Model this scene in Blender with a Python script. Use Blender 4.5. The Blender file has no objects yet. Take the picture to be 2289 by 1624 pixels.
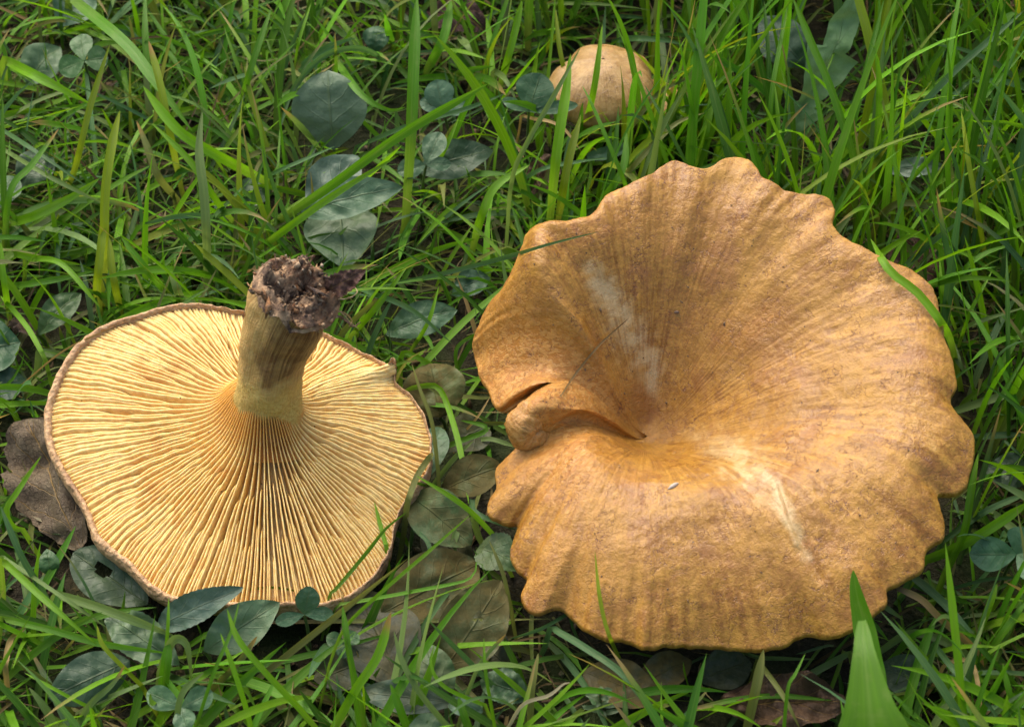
import bpy, math, random
import numpy as np
from mathutils import Vector
from mathutils.bvhtree import BVHTree

rng = np.random.default_rng(7)
random.seed(7)
S = 0.01                                   # code below is written in centimetres
col = bpy.context.scene.collection
scene = bpy.context.scene

# ------------------------------------------------------------------ camera
PITCH = math.radians(45)
DIST = 56.0
T = np.array([0.0, 0.0, 1.0])
FW = np.array([0, math.cos(PITCH), -math.sin(PITCH)])
UP = np.array([0, math.sin(PITCH), math.cos(PITCH)])
RT = np.array([1.0, 0, 0])
CAM = T - FW * DIST
K = 22.0 / DIST / 2288.0                   # tangent per photo pixel (photo measured 2288 x 1624)

cam = bpy.data.cameras.new('camera')
cam.sensor_width = 23.6
cam.lens = 23.6 * DIST / 22.0
cam.clip_start = 0.01
cam.clip_end = 500
cam.dof.use_dof = True
cam.dof.focus_distance = 0.545
cam.dof.aperture_fstop = 32
camo = bpy.data.objects.new('camera', cam)
camo.location = CAM * S
camo.rotation_euler = (math.pi / 2 - PITCH, 0, 0)
col.objects.link(camo)
scene.camera = camo

# ------------------------------------------------------------------ sky and light
SUN_EL, SUN_AZ = math.radians(55), math.radians(-30)   # azimuth from +Y (behind the mushrooms) towards +X
w = bpy.data.worlds.new('World')
scene.world = w
w.use_nodes = True
wn = w.node_tree
bg = wn.nodes['Background']
sky = wn.nodes.new('ShaderNodeTexSky')
sky.sky_type = 'NISHITA'
sky.sun_disc = False
sky.sun_elevation = SUN_EL
sky.sun_rotation = SUN_AZ
sky.air_density = 1.0
sky.dust_density = 6.0
wn.links.new(sky.outputs[0], bg.inputs[0])
bg.inputs[1].default_value = 0.15
sl = bpy.data.lights.new('sun', 'SUN')
sl.energy = 0.95
sl.angle = math.radians(70)
sl.color = (1.0, 0.95, 0.88)
so = bpy.data.objects.new('sun', sl)
sd = Vector((math.sin(SUN_AZ) * math.cos(SUN_EL), math.cos(SUN_AZ) * math.cos(SUN_EL), math.sin(SUN_EL)))
so.rotation_euler = (-sd).to_track_quat('-Z', 'Y').to_euler()
so.location = sd * 3
col.objects.link(so)
vs = scene.view_settings
vs.view_transform = 'Standard'
vs.look = 'None'
vs.exposure = 1.05
vs.gamma = 1.0
scene.render.engine = 'CYCLES'
scene.cycles.max_bounces = 8
scene.cycles.diffuse_bounces = 4
scene.cycles.transmission_bounces = 4

# ------------------------------------------------------------------ helpers
def ray(u, v):
    return FW + RT * ((u - 1144) * K) + UP * ((812 - v) * K)

def P(u, v, z=0.0):
    d = ray(u, v)
    return CAM + d * ((z - CAM[2]) / d[2])

def proj(p):
    q = np.asarray(p, float) - CAM
    dep = q @ FW
    return 1144 + (q @ RT) / dep / K, 812 - (q @ UP) / dep / K, dep

_perm = np.random.default_rng(3).permutation(256)
_perm = np.concatenate([_perm, _perm, _perm])
_grad = np.random.default_rng(4).normal(size=(256, 3))
_grad /= np.linalg.norm(_grad, axis=1)[:, None]

def perlin(p):
    p = np.asarray(p, float)
    i = np.floor(p).astype(int)
    f = p - i
    i &= 255
    t = f * f * f * (f * (f * 6 - 15) + 10)
    out = 0
    for dx in (0, 1):
        for dy in (0, 1):
            for dz in (0, 1):
                h = _perm[_perm[_perm[(i[..., 0] + dx) & 255] + ((i[..., 1] + dy) & 255)] + ((i[..., 2] + dz) & 255)]
                g = _grad[h & 255]
                d = (g * (f - np.array([dx, dy, dz]))).sum(-1)
                wx = t[..., 0] if dx else 1 - t[..., 0]
                wy = t[..., 1] if dy else 1 - t[..., 1]
                wz = t[..., 2] if dz else 1 - t[..., 2]
                out = out + d * wx * wy * wz
    return out * 1.6

def fbm(p, o=3):
    p = np.asarray(p, float)
    a, s, r = 1.0, 1.0, 0
    for k in range(o):
        r = r + a * perlin(p * s + 17.3 * k)
        a *= 0.5
        s *= 2.03
    return r

def sstep(a, b, x):
    t = np.clip((x - a) / (b - a), 0, 1)
    return t * t * (3 - 2 * t)

def norm(v):
    v = np.asarray(v, float)
    return v / (np.linalg.norm(v, axis=-1, keepdims=True) + 1e-12)

def inpoly(x, y, poly):
    poly = np.asarray(poly, float)
    x, y = np.asarray(x), np.asarray(y)
    ins = np.zeros(x.shape, bool)
    j = len(poly) - 1
    for i in range(len(poly)):
        xi, yi = poly[i]; xj, yj = poly[j]
        c = ((yi > y) != (yj > y)) & (x < (xj - xi) * (y - yi) / (yj - yi + 1e-12) + xi)
        ins ^= c
        j = i
    return ins

def mk(name, V, quads=None, tris=None, mat=None, parent=None, origin=(0, 0, 0), attrs=None, smooth=True):
    """one mesh object; V in cm, attrs: name -> (N,3) vectors or (N,4) colours"""
    V = np.asarray(V, float)
    org = np.asarray(origin, float)
    me = bpy.data.meshes.new(name)
    n = len(V)
    me.vertices.add(n)
    me.vertices.foreach_set('co', ((V - org) * S).astype(np.float32).ravel())
    q = np.zeros((0, 4), int) if quads is None else np.asarray(quads, int).reshape(-1, 4)
    t = np.zeros((0, 3), int) if tris is None else np.asarray(tris, int).reshape(-1, 3)
    loops = np.concatenate([q.ravel(), t.ravel()])
    me.loops.add(len(loops))
    me.loops.foreach_set('vertex_index', loops.astype(np.int32))
    starts = np.concatenate([np.arange(len(q)) * 4, len(q) * 4 + np.arange(len(t)) * 3])
    me.polygons.add(len(starts))
    me.polygons.foreach_set('loop_start', starts.astype(np.int32))
    me.update(calc_edges=True)
    me.validate()
    if smooth:
        me.polygons.foreach_set('use_smooth', np.ones(len(me.polygons), bool))
    for k, a in (attrs or {}).items():
        a = np.asarray(a, np.float32)
        if a.shape[1] == 3:
            at = me.attributes.new(k, 'FLOAT_VECTOR', 'POINT')
            at.data.foreach_set('vector', a.ravel())
        else:
            at = me.attributes.new(k, 'FLOAT_COLOR', 'POINT')
            at.data.foreach_set('color', a.ravel())
    if mat is not None:
        me.materials.append(mat)
    o = bpy.data.objects.new(name, me)
    col.objects.link(o)
    if parent is not None:
        o.parent = parent
    else:
        o.location = org * S
    return o

def tag(o, label=None, cat=None, group=None, kind=None):
    if label: o['label'] = label
    if cat: o['category'] = cat
    if group: o['group'] = group
    if kind: o['kind'] = kind
    return o

def empty(name, loc, label, cat, group=None):
    o = bpy.data.objects.new(name, None)
    o.empty_display_size = 0.005
    o.location = np.asarray(loc, float) * S
    col.objects.link(o)
    return tag(o, label, cat, group)

def grid_quads(nu, nv, wrap_u=False):
    """vertices indexed i*nv+j"""
    i = np.arange(nu if wrap_u else nu - 1)
    j = np.arange(nv - 1)
    I, J = np.meshgrid(i, j, indexing='ij')
    I2 = (I + 1) % nu
    return np.stack([I * nv + J, I2 * nv + J, I2 * nv + J + 1, I * nv + J + 1], -1).reshape(-1, 4)

def cspline(pts, n):
    """Catmull-Rom through pts (k,d), resampled to n points"""
    p = np.asarray(pts, float)
    if len(p) == 2:
        t = np.linspace(0, 1, n)[:, None]
        return p[0] * (1 - t) + p[1] * t
    q = np.vstack([2 * p[0] - p[1], p, 2 * p[-1] - p[-2]])
    seg = np.linalg.norm(np.diff(p[:, :2], axis=0), axis=1) + 1e-6
    cum = np.concatenate([[0], np.cumsum(seg)])
    s = np.linspace(0, cum[-1], n)
    k = np.clip(np.searchsorted(cum, s, side='right') - 1, 0, len(p) - 2)
    t = ((s - cum[k]) / seg[k])[:, None]
    a, b, c, d = q[k], q[k + 1], q[k + 2], q[k + 3]
    return 0.5 * (2 * b + (c - a) * t + (2 * a - 5 * b + 4 * c - d) * t ** 2 + (3 * b - a - 3 * c + d) * t ** 3)

def tube_geo(pts, rad, n=7):
    p = np.asarray(pts, float)
    m = len(p)
    rad = np.broadcast_to(np.asarray(rad, float), (m,))
    tg = norm(np.gradient(p, axis=0))
    ref = np.array([0.31, 0.2, 0.93]) if abs(tg[0] @ np.array([0.31, 0.2, 0.93])) < 0.9 else np.array([1.0, 0, 0])
    a = norm(np.cross(tg, ref))
    b = np.cross(tg, a)
    th = np.linspace(0, 2 * np.pi, n, endpoint=False)
    V = p[:, None] + rad[:, None, None] * (np.cos(th)[None, :, None] * a[:, None] + np.sin(th)[None, :, None] * b[:, None])
    V = V.transpose(1, 0, 2).reshape(-1, 3)
    return V, grid_quads(n, m, True)

# ------------------------------------------------------------------ materials
class NT:
    def __init__(self, name):
        self.m = bpy.data.materials.new(name)
        self.m.use_nodes = True
        self.t = self.m.node_tree
        self.t.nodes.clear()
        self.out = self.t.nodes.new('ShaderNodeOutputMaterial')
    def n(self, kind, ins=None, **props):
        nd = self.t.nodes.new(kind)
        for k, v in props.items():
            setattr(nd, k, v)
        for k, v in (ins or {}).items():
            s = nd.inputs[k]
            if hasattr(v, 'is_output') or isinstance(v, bpy.types.NodeSocket):
                self.t.links.new(v, s)
            else:
                s.default_value = v
        return nd
    def attr(self, name, out='Vector'):
        return self.n('ShaderNodeAttribute', attribute_name=name).outputs[out]
    def vmul(self, vec, xyz):
        return self.n('ShaderNodeVectorMath', {0: vec, 1: xyz}, operation='MULTIPLY').outputs[0]
    def math(self, op, a, b=0.0, clamp=False):
        return self.n('ShaderNodeMath', {0: a, 1: b}, operation=op, use_clamp=clamp).outputs[0]
    def noise(self, vec, scale, detail=4, rough=0.55, dist=0.0):
        return self.n('ShaderNodeTexNoise', {'Vector': vec, 'Scale': scale, 'Detail': detail, 'Roughness': rough, 'Distortion': dist}).outputs[0]
    def vor(self, vec, scale, feature='F1', rnd=1.0):
        return self.n('ShaderNodeTexVoronoi', {'Vector': vec, 'Scale': scale, 'Randomness': rnd}, feature=feature).outputs[0]
    def mr(self, val, a, b, c=0.0, d=1.0, smooth=True):
        return self.n('ShaderNodeMapRange', {0: val, 1: a, 2: b, 3: c, 4: d}, interpolation_type='SMOOTHSTEP' if smooth else 'LINEAR').outputs[0]
    def mix(self, fac, a, b, blend='MIX'):
        nd = self.t.nodes.new('ShaderNodeMix')
        nd.data_type = 'RGBA'
        nd.blend_type = blend
        for k, v in ((0, fac), (6, a), (7, b)):
            if isinstance(v, bpy.types.NodeSocket):
                self.t.links.new(v, nd.inputs[k])
            else:
                nd.inputs[k].default_value = v if k == 0 else (*v[:3], 1)
        return nd.outputs[2]
    def sep(self, c):
        nd = self.n('ShaderNodeSeparateColor', {0: c})
        return nd.outputs[0], nd.outputs[1], nd.outputs[2]
    def sepv(self, c):
        nd = self.n('ShaderNodeSeparateXYZ', {0: c})
        return nd.outputs[0], nd.outputs[1], nd.outputs[2]
    def bump(self, h, strength, dist, normal=None):
        ins = {'Height': h, 'Strength': strength, 'Distance': dist}
        if normal is not None: ins['Normal'] = normal
        return self.n('ShaderNodeBump', ins).outputs[0]
    def bsdf(self, colr, rough=0.5, normal=None, spec=0.5, sss=0.0, sssr=(0.3, 0.15, 0.05), trans=None, tcol=None):
        b = self.n('ShaderNodeBsdfPrincipled', {'Base Color': colr if isinstance(colr, bpy.types.NodeSocket) else (*colr, 1), 'Roughness': rough, 'Specular IOR Level': spec})
        if normal is not None: self.t.links.new(normal, b.inputs['Normal'])
        if sss:
            b.inputs['Subsurface Weight'].default_value = sss
            b.inputs['Subsurface Radius'].default_value = sssr
            b.inputs['Subsurface Scale'].default_value = 0.004
        last = b.outputs[0]
        if trans:
            tr = self.n('ShaderNodeBsdfTranslucent', {'Color': tcol if tcol is not None else colr})
            last = self.n('ShaderNodeMixShader', {0: trans, 1: last, 2: tr.outputs[0]}).outputs[0]
        self.t.links.new(last, self.out.inputs[0])
        return self.m

def mat_cap():
    m = NT('mushroom_cap')
    pc, pol = m.attr('pc'), m.attr('pol')
    r, g, b = m.sep(m.attr('mask', 'Color'))          # orange, pale scar and painted sheen, stain
    px, py, ps = m.sepv(pol)
    fib = m.noise(m.vmul(pol, (34, 34, 5)), 1.0, 5, 0.6)
    fib2 = m.noise(m.vmul(pol, (14, 14, 7)), 1.0, 4, 0.6, 0.3)
    big = m.noise(pc, 0.8, 3, 0.5)
    mid = m.noise(pc, 3.5, 4, 0.6)
    fine = m.noise(pc, 14, 4, 0.65)
    mixv = m.math('ADD', m.math('MULTIPLY', fib, 0.45), m.math('ADD', m.math('MULTIPLY', mid, 0.3), m.math('MULTIPLY', fine, 0.25)))
    base = m.mix(m.mr(mixv, 0.37, 0.62), (0.20, 0.080, 0.009), (0.43, 0.218, 0.030))
    base = m.mix(m.mr(big, 0.4, 0.7, 0.0, 0.5), base, (0.42, 0.225, 0.036))
    base = m.mix(m.mr(m.noise(pc, 1.3, 4, 0.65), 0.5, 0.68, 0.0, 0.55), base, (0.24, 0.095, 0.024))
    base = m.mix(m.math('MULTIPLY', r, m.mr(mid, 0.2, 0.7, 0.65, 1.0)), base, m.mix(fine, (0.29, 0.105, 0.013), (0.54, 0.245, 0.045)))
    flk = m.math('MULTIPLY', r, m.mr(m.noise(m.vmul(pc, (1, 1.6, 1.6)), 5.5, 4, 0.65, 0.8), 0.47, 0.55))
    base = m.mix(m.math('MULTIPLY', flk, 0.5), base, (0.60, 0.33, 0.085))
    # brown stains drawn out along the radial fibres
    st = m.math('MULTIPLY', m.mr(fib2, 0.5, 0.72), m.mr(big, 0.36, 0.62))
    st = m.math('ADD', m.math('MULTIPLY', st, 0.42), m.math('MULTIPLY', b, m.mr(fib, 0.36, 0.62)), True)
    base = m.mix(m.math('MULTIPLY', st, 0.75), base, (0.165, 0.066, 0.016))
    # thin dark hair cracks
    wv = m.n('ShaderNodeVectorMath', {0: pc, 1: m.vmul(m.n('ShaderNodeTexNoise', {'Vector': pc, 'Scale': 5.0, 'Detail': 3.0}).outputs[1], (0.55, 0.55, 0.55))}, operation='ADD').outputs[0]
    ck = m.mr(m.vor(wv, 4.2, 'DISTANCE_TO_EDGE'), 0.0, 0.05, 1.0, 0.0)
    ck = m.math('MULTIPLY', ck, m.mr(m.noise(pc, 2.1, 3, 0.6), 0.48, 0.62))
    base = m.mix(m.math('MULTIPLY', ck, 0.85), base, (0.13, 0.045, 0.022))
    # pale wounds, and the whitish sheen of the front slope painted into the colour
    pal = m.mr(m.math('ADD', g, m.math('MULTIPLY', m.math('SUBTRACT', m.math('ADD', m.math('MULTIPLY', fib, .6), m.math('MULTIPLY', mid, .4)), 0.5), 0.9)), 0.10, 0.75)
    pal = m.math('MULTIPLY', pal, m.mr(g, 0.02, 0.2))
    base = m.mix(m.math('MULTIPLY', pal, 0.75), base, m.mix(fine, (0.48, 0.325, 0.125), (0.56, 0.44, 0.24)))
    # black specks
    sp = m.mr(m.vor(pc, 2.3), 0.028, 0.05, 1.0, 0.0)
    base = m.mix(m.math('MULTIPLY', sp, 0.9), base, (0.02, 0.012, 0.01))
    leather = m.noise(wv, 9, 2, 0.5)
    h = m.math('ADD', m.math('MULTIPLY', fine, 0.8), m.math('MULTIPLY', leather, m.mr(ps, 0.3, 0.9, 0.35, 0.9)))
    h = m.math('ADD', h, m.math('MULTIPLY', fib, 0.55))
    h = m.math('ADD', m.math('SUBTRACT', h, m.math('MULTIPLY', ck, 0.7)), m.math('MULTIPLY', flk, 0.9))
    nrm = m.bump(h, 0.42, 0.0005)
    nrm = m.bump(m.noise(pc, 34, 3, 0.7), 0.28, 0.0003, nrm)
    ro = m.math('ADD', m.mr(mid, 0.3, 0.7, 0.24, 0.36), m.mr(big, 0.35, 0.65, 0.0, 0.16))
    ro = m.math('SUBTRACT', ro, m.math('MULTIPLY', pal, 0.16))
    return m.bsdf(base, ro, nrm, 0.42, 0.06, (0.4, 0.2, 0.06))

def mat_rim():
    m = NT('mushroom_rim')
    pc = m.attr('pc')
    r, g, b = m.sep(m.attr('mask', 'Color'))
    fine = m.noise(pc, 12, 4, 0.65)
    mid = m.noise(pc, 3.0, 4, 0.6)
    base = m.mix(m.mr(fine, 0.3, 0.7), (0.38, 0.215, 0.095), (0.58, 0.375, 0.185))
    base = m.mix(m.mr(mid, 0.55, 0.75, 0, 0.6), base, (0.17, 0.06, 0.03))
    base = m.mix(r, base, (0.13, 0.03, 0.015))
    nrm = m.bump(m.math('ADD', fine, m.vor(pc, 9)), 0.8, 0.0007)
    return m.bsdf(base, 0.55, nrm, 0.4, 0.08)

def mat_gill():
    m = NT('gill_yellow')
    pc, pol = m.attr('pc'), m.attr('pol')
    px, py, ps = m.sepv(pol)
    n1 = m.noise(pc, 1.6, 4, 0.6)
    n2 = m.noise(pc, 8, 3, 0.6)
    base = m.mix(m.mr(n2, 0.3, 0.7), (0.645, 0.41, 0.125), (0.765, 0.56, 0.225))
    base = m.mix(m.mr(ps, 0.17, 0.30, 0.75, 0.0), base, (0.60, 0.26, 0.035))
    base = m.mix(m.mr(n1, 0.54, 0.72, 0.0, 0.5), base, (0.52, 0.24, 0.05))
    sp = m.mr(m.vor(pc, 1.9), 0.025, 0.045, 1.0, 0.0)
    base = m.mix(sp, base, (0.05, 0.02, 0.01))
    nrm = m.bump(n2, 0.4, 0.0004)
    return m.bsdf(base, 0.5, nrm, 0.35, 0.25, (0.5, 0.28, 0.06))

def mat_stem():
    m = NT('stem_skin')
    pc, pol = m.attr('pc'), m.attr('pol')
    px, py, ps = m.sepv(pol)
    r, g, b = m.sep(m.attr('mask', 'Color'))          # dark stain, tan, -
    fib = m.noise(m.vmul(pol, (20, 20, 0.9)), 1.0, 5, 0.65)
    mid = m.noise(pc, 2.4, 4, 0.6)
    fine = m.noise(pc, 16, 4, 0.65)
    base = m.mix(m.mr(fine, 0.3, 0.7), (0.47, 0.29, 0.055), (0.66, 0.50, 0.14))
    tan = m.mix(m.mr(fib, 0.25, 0.75), (0.36, 0.205, 0.055), (0.54, 0.365, 0.125))
    base = m.mix(g, base, tan)
    dk = m.math('MULTIPLY', r, m.mr(m.math('ADD', m.math('MULTIPLY', fib, 0.6), m.math('MULTIPLY', mid, 0.4)), 0.36, 0.62, 1.0, 0.45))
    base = m.mix(dk, base, m.mix(fib, (0.045, 0.014, 0.004), (0.13, 0.044, 0.009)))
    base = m.mix(b, base, (0.55, 0.19, 0.03))
    sp = m.mr(m.vor(pc, 4.5), 0.04, 0.07, 1.0, 0.0)
    base = m.mix(m.math('MULTIPLY', sp, 0.85), base, (0.06, 0.025, 0.012))
    h = m.math('ADD', m.math('MULTIPLY', fib, 0.8), fine)
    return m.bsdf(base, 0.55, m.bump(h, 0.7, 0.0007), 0.4, 0.1, (0.4, 0.2, 0.06))

def mat_soil_bits():
    m = NT('soil_crumbs')
    c = m.attr('colr', 'Color')
    pc = m.attr('pc')
    n = m.noise(pc, 12, 4, 0.7)
    base = m.mix(m.mr(n, 0.42, 0.62, 0.0, 0.75), c, m.mix(m.noise(pc, 5, 2), (0.02, 0.013, 0.009), (0.42, 0.27, 0.15)))
    return m.bsdf(base, 0.75, m.bump(n, 0.9, 0.0012), 0.3)

def mat_grass():
    m = NT('grass')
    c = m.attr('colr', 'Color')
    uw = m.attr('uvw')
    x, y, z = m.sepv(uw)
    lines = m.noise(m.n('ShaderNodeCombineXYZ', {0: m.math('MULTIPLY', x, 7.0), 1: m.math('MULTIPLY', y, 0.12), 2: z}).outputs[0], 1.0, 3, 0.7)
    patch = m.noise(m.n('ShaderNodeCombineXYZ', {0: x, 1: m.math('MULTIPLY', y, 1.3), 2: z}).outputs[0], 1.0, 3, 0.6)
    base = m.mix(m.mr(lines, 0.35, 0.65, 0.0, 0.35), c, m.mix(0.55, c, (0.02, 0.06, 0.01)))
    base = m.mix(m.mr(patch, 0.52, 0.75, 0.0, 0.4), base, m.mix(0.5, c, (0.25, 0.28, 0.09)))
    rib = m.mr(m.math('ABSOLUTE', x), 0.0, 0.16, 0.45, 0.0)
    base = m.mix(rib, base, m.mix(0.5, base, (0.2, 0.3, 0.06)))
    tc = m.mix(0.35, base, m.mix(1.0, base, (1.5, 1.35, 0.35), 'MULTIPLY'))
    nrm = m.bump(lines, 0.5, 0.0003)
    return m.bsdf(base, 0.42, nrm, 0.32, trans=0.40, tcol=tc)

def mat_leaf():
    m = NT('leaf')
    nd = m.n('ShaderNodeAttribute', attribute_name='colr')
    c, dust = nd.outputs['Color'], nd.outputs['Alpha']
    uw = m.attr('uvw')
    pc = m.attr('pc')
    x, y, z = m.sepv(uw)                              # across -1..1, along 0..1, seed
    ax = m.math('ABSOLUTE', x)
    n1 = m.noise(pc, 2.2, 4, 0.6)
    n2 = m.noise(pc, 13, 4, 0.65)
    # side veins run forward from the midrib
    fq = m.math('ADD', 4.0, m.math('MULTIPLY', m.math('FRACT', m.math('MULTIPLY', z, 0.37)), 4.0))
    ph = m.math('SUBTRACT', m.math('MULTIPLY', y, fq), m.math('MULTIPLY', ax, 1.6))
    ph = m.math('ADD', ph, m.math('MULTIPLY', m.math('SUBTRACT', n1, 0.5), 0.5))
    fr = m.math('ABSOLUTE', m.math('SUBTRACT', m.math('FRACT', ph), 0.5))
    vein = m.mr(fr, 0.0, 0.07, 1.0, 0.0)
    rib = m.mr(ax, 0.0, 0.05, 1.0, 0.0)
    vv = m.math('MAXIMUM', m.math('MULTIPLY', vein, m.mr(ax, 0.1, 1.0, 0.4, 0.05)), rib)
    base = m.mix(m.mr(n1, 0.3, 0.7, 0.0, 0.6), c, m.mix(0.5, c, (0.02, 0.05, 0.02)))
    base = m.mix(m.mr(n2, 0.45, 0.7, 0.0, 0.25), base, m.mix(0.5, c, (0.22, 0.26, 0.14)))
    base = m.mix(m.math('MULTIPLY', vv, 0.35), base, m.mix(0.5, c, (0.26, 0.30, 0.12)))
    dm = m.math('MULTIPLY', dust, m.mr(m.math('ADD', n1, m.math('MULTIPLY', n2, 0.25)), 0.45, 0.72, 0.3, 1.0))
    base = m.mix(dm, base, m.mix(n2, (0.075, 0.055, 0.016), (0.145, 0.105, 0.032)))
    spt = m.mr(m.vor(pc, 4.0), 0.05, 0.09, 1.0, 0.0)
    base = m.mix(m.math('MULTIPLY', spt, m.math('MULTIPLY', dust, 0.8)), base, (0.09, 0.04, 0.015))
    h = m.math('SUBTRACT', m.math('MULTIPLY', n2, 0.5), m.math('MULTIPLY', vv, 0.9))
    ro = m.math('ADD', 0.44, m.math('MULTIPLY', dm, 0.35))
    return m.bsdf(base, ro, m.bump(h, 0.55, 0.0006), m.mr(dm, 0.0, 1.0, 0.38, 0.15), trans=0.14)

def mat_dead():
    m = NT('dead_leaf')
    c = m.attr('colr', 'Color')
    uw = m.attr('uvw')
    pc = m.attr('pc')
    x, y, z = m.sepv(uw)
    ax = m.math('ABSOLUTE', x)
    n1 = m.noise(pc, 1.8, 4, 0.6)
    n2 = m.noise(pc, 12, 4, 0.7)
    fr = m.math('ABSOLUTE', m.math('SUBTRACT', m.math('FRACT', m.math('SUBTRACT', m.math('MULTIPLY', y, 4.2), m.math('MULTIPLY', ax, 1.6))), 0.5))
    vv = m.math('MAXIMUM', m.math('MULTIPLY', m.mr(fr, 0.0, 0.035, 1.0, 0.0), 0.8), m.mr(ax, 0.0, 0.035, 1.0, 0.0))
    net = m.mr(m.vor(pc, 9.0, 'DISTANCE_TO_EDGE'), 0.0, 0.06, 1.0, 0.0)
    base = m.mix(m.mr(n1, 0.3, 0.7), m.mix(0.5, c, (0.05, 0.025, 0.015)), c)
    base = m.mix(m.mr(n2, 0.5, 0.75, 0.0, 0.5), base, m.mix(0.5, c, (0.3, 0.2, 0.12)))
    base = m.mix(m.math('MULTIPLY', net, 0.45), base, (0.045, 0.024, 0.014))
    base = m.mix(m.math('MULTIPLY', vv, 0.75), base, (0.36, 0.22, 0.06))
    h = m.math('SUBTRACT', m.math('ADD', n2, m.math('MULTIPLY', vv, 0.8)), m.math('MULTIPLY', net, 0.5))
    return m.bsdf(base, 0.6, m.bump(h, 0.7, 0.0008), 0.4, trans=0.06)

def mat_ground():
    m = NT('soil')
    g = m.n('ShaderNodeNewGeometry').outputs['Position']
    n1 = m.noise(g, 60, 5, 0.65)
    n2 = m.noise(g, 500, 4, 0.7)
    base = m.mix(m.mr(n1, 0.35, 0.7), (0.014, 0.011, 0.006), (0.04, 0.034, 0.014))
    base = m.mix(m.mr(n2, 0.55, 0.75), base, (0.07, 0.05, 0.02))
    base = m.mix(m.mr(m.noise(g, 25, 3), 0.42, 0.6, 0, 0.7), base, (0.028, 0.045, 0.009))
    return m.bsdf(base, 0.85, m.bump(m.math('ADD', n2, n1), 1.0, 0.003), 0.2)

M_CAP, M_RIM, M_GILL, M_STEM = mat_cap(), mat_rim(), mat_gill(), mat_stem()
M_BITS, M_GRASS, M_LEAF, M_DEAD, M_SOIL = mat_soil_bits(), mat_grass(), mat_leaf(), mat_dead(), mat_ground()

# ------------------------------------------------------------------ ground
gn = 181
tt = np.linspace(-1, 1, gn)
ax = np.sign(tt) * (np.abs(tt) * 45 + 9955 * np.abs(tt) ** 14)
GX, GY = np.meshgrid(ax, ax, indexing='ij')
gp = np.stack([GX, GY, np.zeros_like(GX)], -1)
near = np.exp(-(np.maximum(np.abs(GX), np.abs(GY)) / 60) ** 4)
def ground_z(x, y):
    q = np.stack([np.asarray(x, float), np.asarray(y, float), 0 * np.asarray(x, float)], -1)
    nr = np.exp(-(np.maximum(np.abs(q[..., 0]), np.abs(q[..., 1])) / 60) ** 4)
    return nr * (0.22 * fbm(q * 0.25) + 0.12 * fbm(q * 1.1)) - 0.1
gp[..., 2] = ground_z(GX, GY)
tag(mk('ground', gp.reshape(-1, 3), grid_quads(gn, gn), mat=M_SOIL), 'dark brown soil under the grass', 'ground', kind='structure')

# ------------------------------------------------------------------ big mushroom (seen from above)
R_OUT = [(1517, 364), (1561, 382), (1591, 376), (1627, 356), (1664, 358), (1689, 380), (1708, 406), (1773, 428), (1839, 435),
         (1865, 457), (1861, 501), (1900, 533), (1949, 563), (1993, 581), (2051, 610), (2088, 654), (2102, 705), (2106, 749),
         (2124, 808), (2135, 852), (2120, 895), (2137, 928), (2165, 965), (2172, 1020), (2161, 1068), (2132, 1091), (2090, 1105),
         (2104, 1159), (2102, 1198), (2064, 1225), (2058, 1262), (2007, 1296), (1980, 1313), (1978, 1342), (1949, 1371), (1898, 1404),
         (1846, 1415), (1795, 1408), (1737, 1441), (1686, 1443), (1626, 1433), (1570, 1430), (1517, 1434), (1444, 1443), (1414, 1427),
         (1349, 1419), (1297, 1386), (1254, 1353), (1199, 1364), (1166, 1330), (1180, 1290), (1155, 1262), (1144, 1225), (1160, 1165),
         (1137, 1159), (1102, 1146), (1096, 1115), (1113, 1079), (1112, 1040), (1140, 1024), (1190, 1012), (1212, 1002), (1186, 1001), (1154, 988), (1143, 962),
         (1148, 932), (1158, 910), (1172, 901), (1157, 899), (1122, 906), (1100, 881), (1078, 837), (1060, 778), (1064, 749), (1093, 676),
         (1137, 618), (1170, 555), (1180, 523), (1204, 504), (1290, 490), (1334, 468), (1363, 428), (1429, 406), (1487, 369)]
RC = (1442, 985)
DZ = 0.9
KEY = [(-180, 1.6, .78, 2.35), (-177, 1.4, .72, 2.2), (-174, .9, .6, 1.75), (-169, .85, .54, 1.6), (-160, .9, .5, 1.65), (-150, .8, .46, 1.8), (-128, .5, .46, 1.95), (-90, .55, .47, 2.0),
       (-60, .75, .52, 2.2), (-30, 1.8, .64, 2.65), (0, 2.8, .82, 3.25), (30, 3.9, .96, 4.1), (60, 4.4, .985, 4.5), (90, 4.5, .985, 4.6), (115, 4.2, .97, 4.45),
       (132, 3.0, .74, 4.05), (147, 1.8, .5, 3.5), (154, 1.3, .46, 2.8), (161, 1.3, .5, 2.05), (165, 1.5, .66, 2.15), (170, 1.7, .76, 2.45), (175, 1.75, .78, 2.5), (180, 1.6, .78, 2.35)]
ka = np.array([k[0] for k in KEY], float)
def keyv(a, i):
    return np.interp(a, ka, [k[i] for k in KEY])

def closed_resample(pts, n):
    p = np.asarray(pts, float)
    m = len(p)
    seg = np.linalg.norm(np.roll(p, -1, 0) - p, axis=1)
    cum = np.concatenate([[0], np.cumsum(seg)])
    s = np.linspace(0, cum[-1], n, endpoint=False)
    k = np.clip(np.searchsorted(cum, s, side='right') - 1, 0, m - 1)
    t = ((s - cum[k]) / seg[k])[:, None]
    a, b, c, d = p[(k - 1) % m], p[k], p[(k + 1) % m], p[(k + 2) % m]
    return 0.5 * (2 * b + (c - a) * t + (2 * a - 5 * b + 4 * c - d) * t ** 2 + (3 * b - a - 3 * c + d) * t ** 3)

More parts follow.
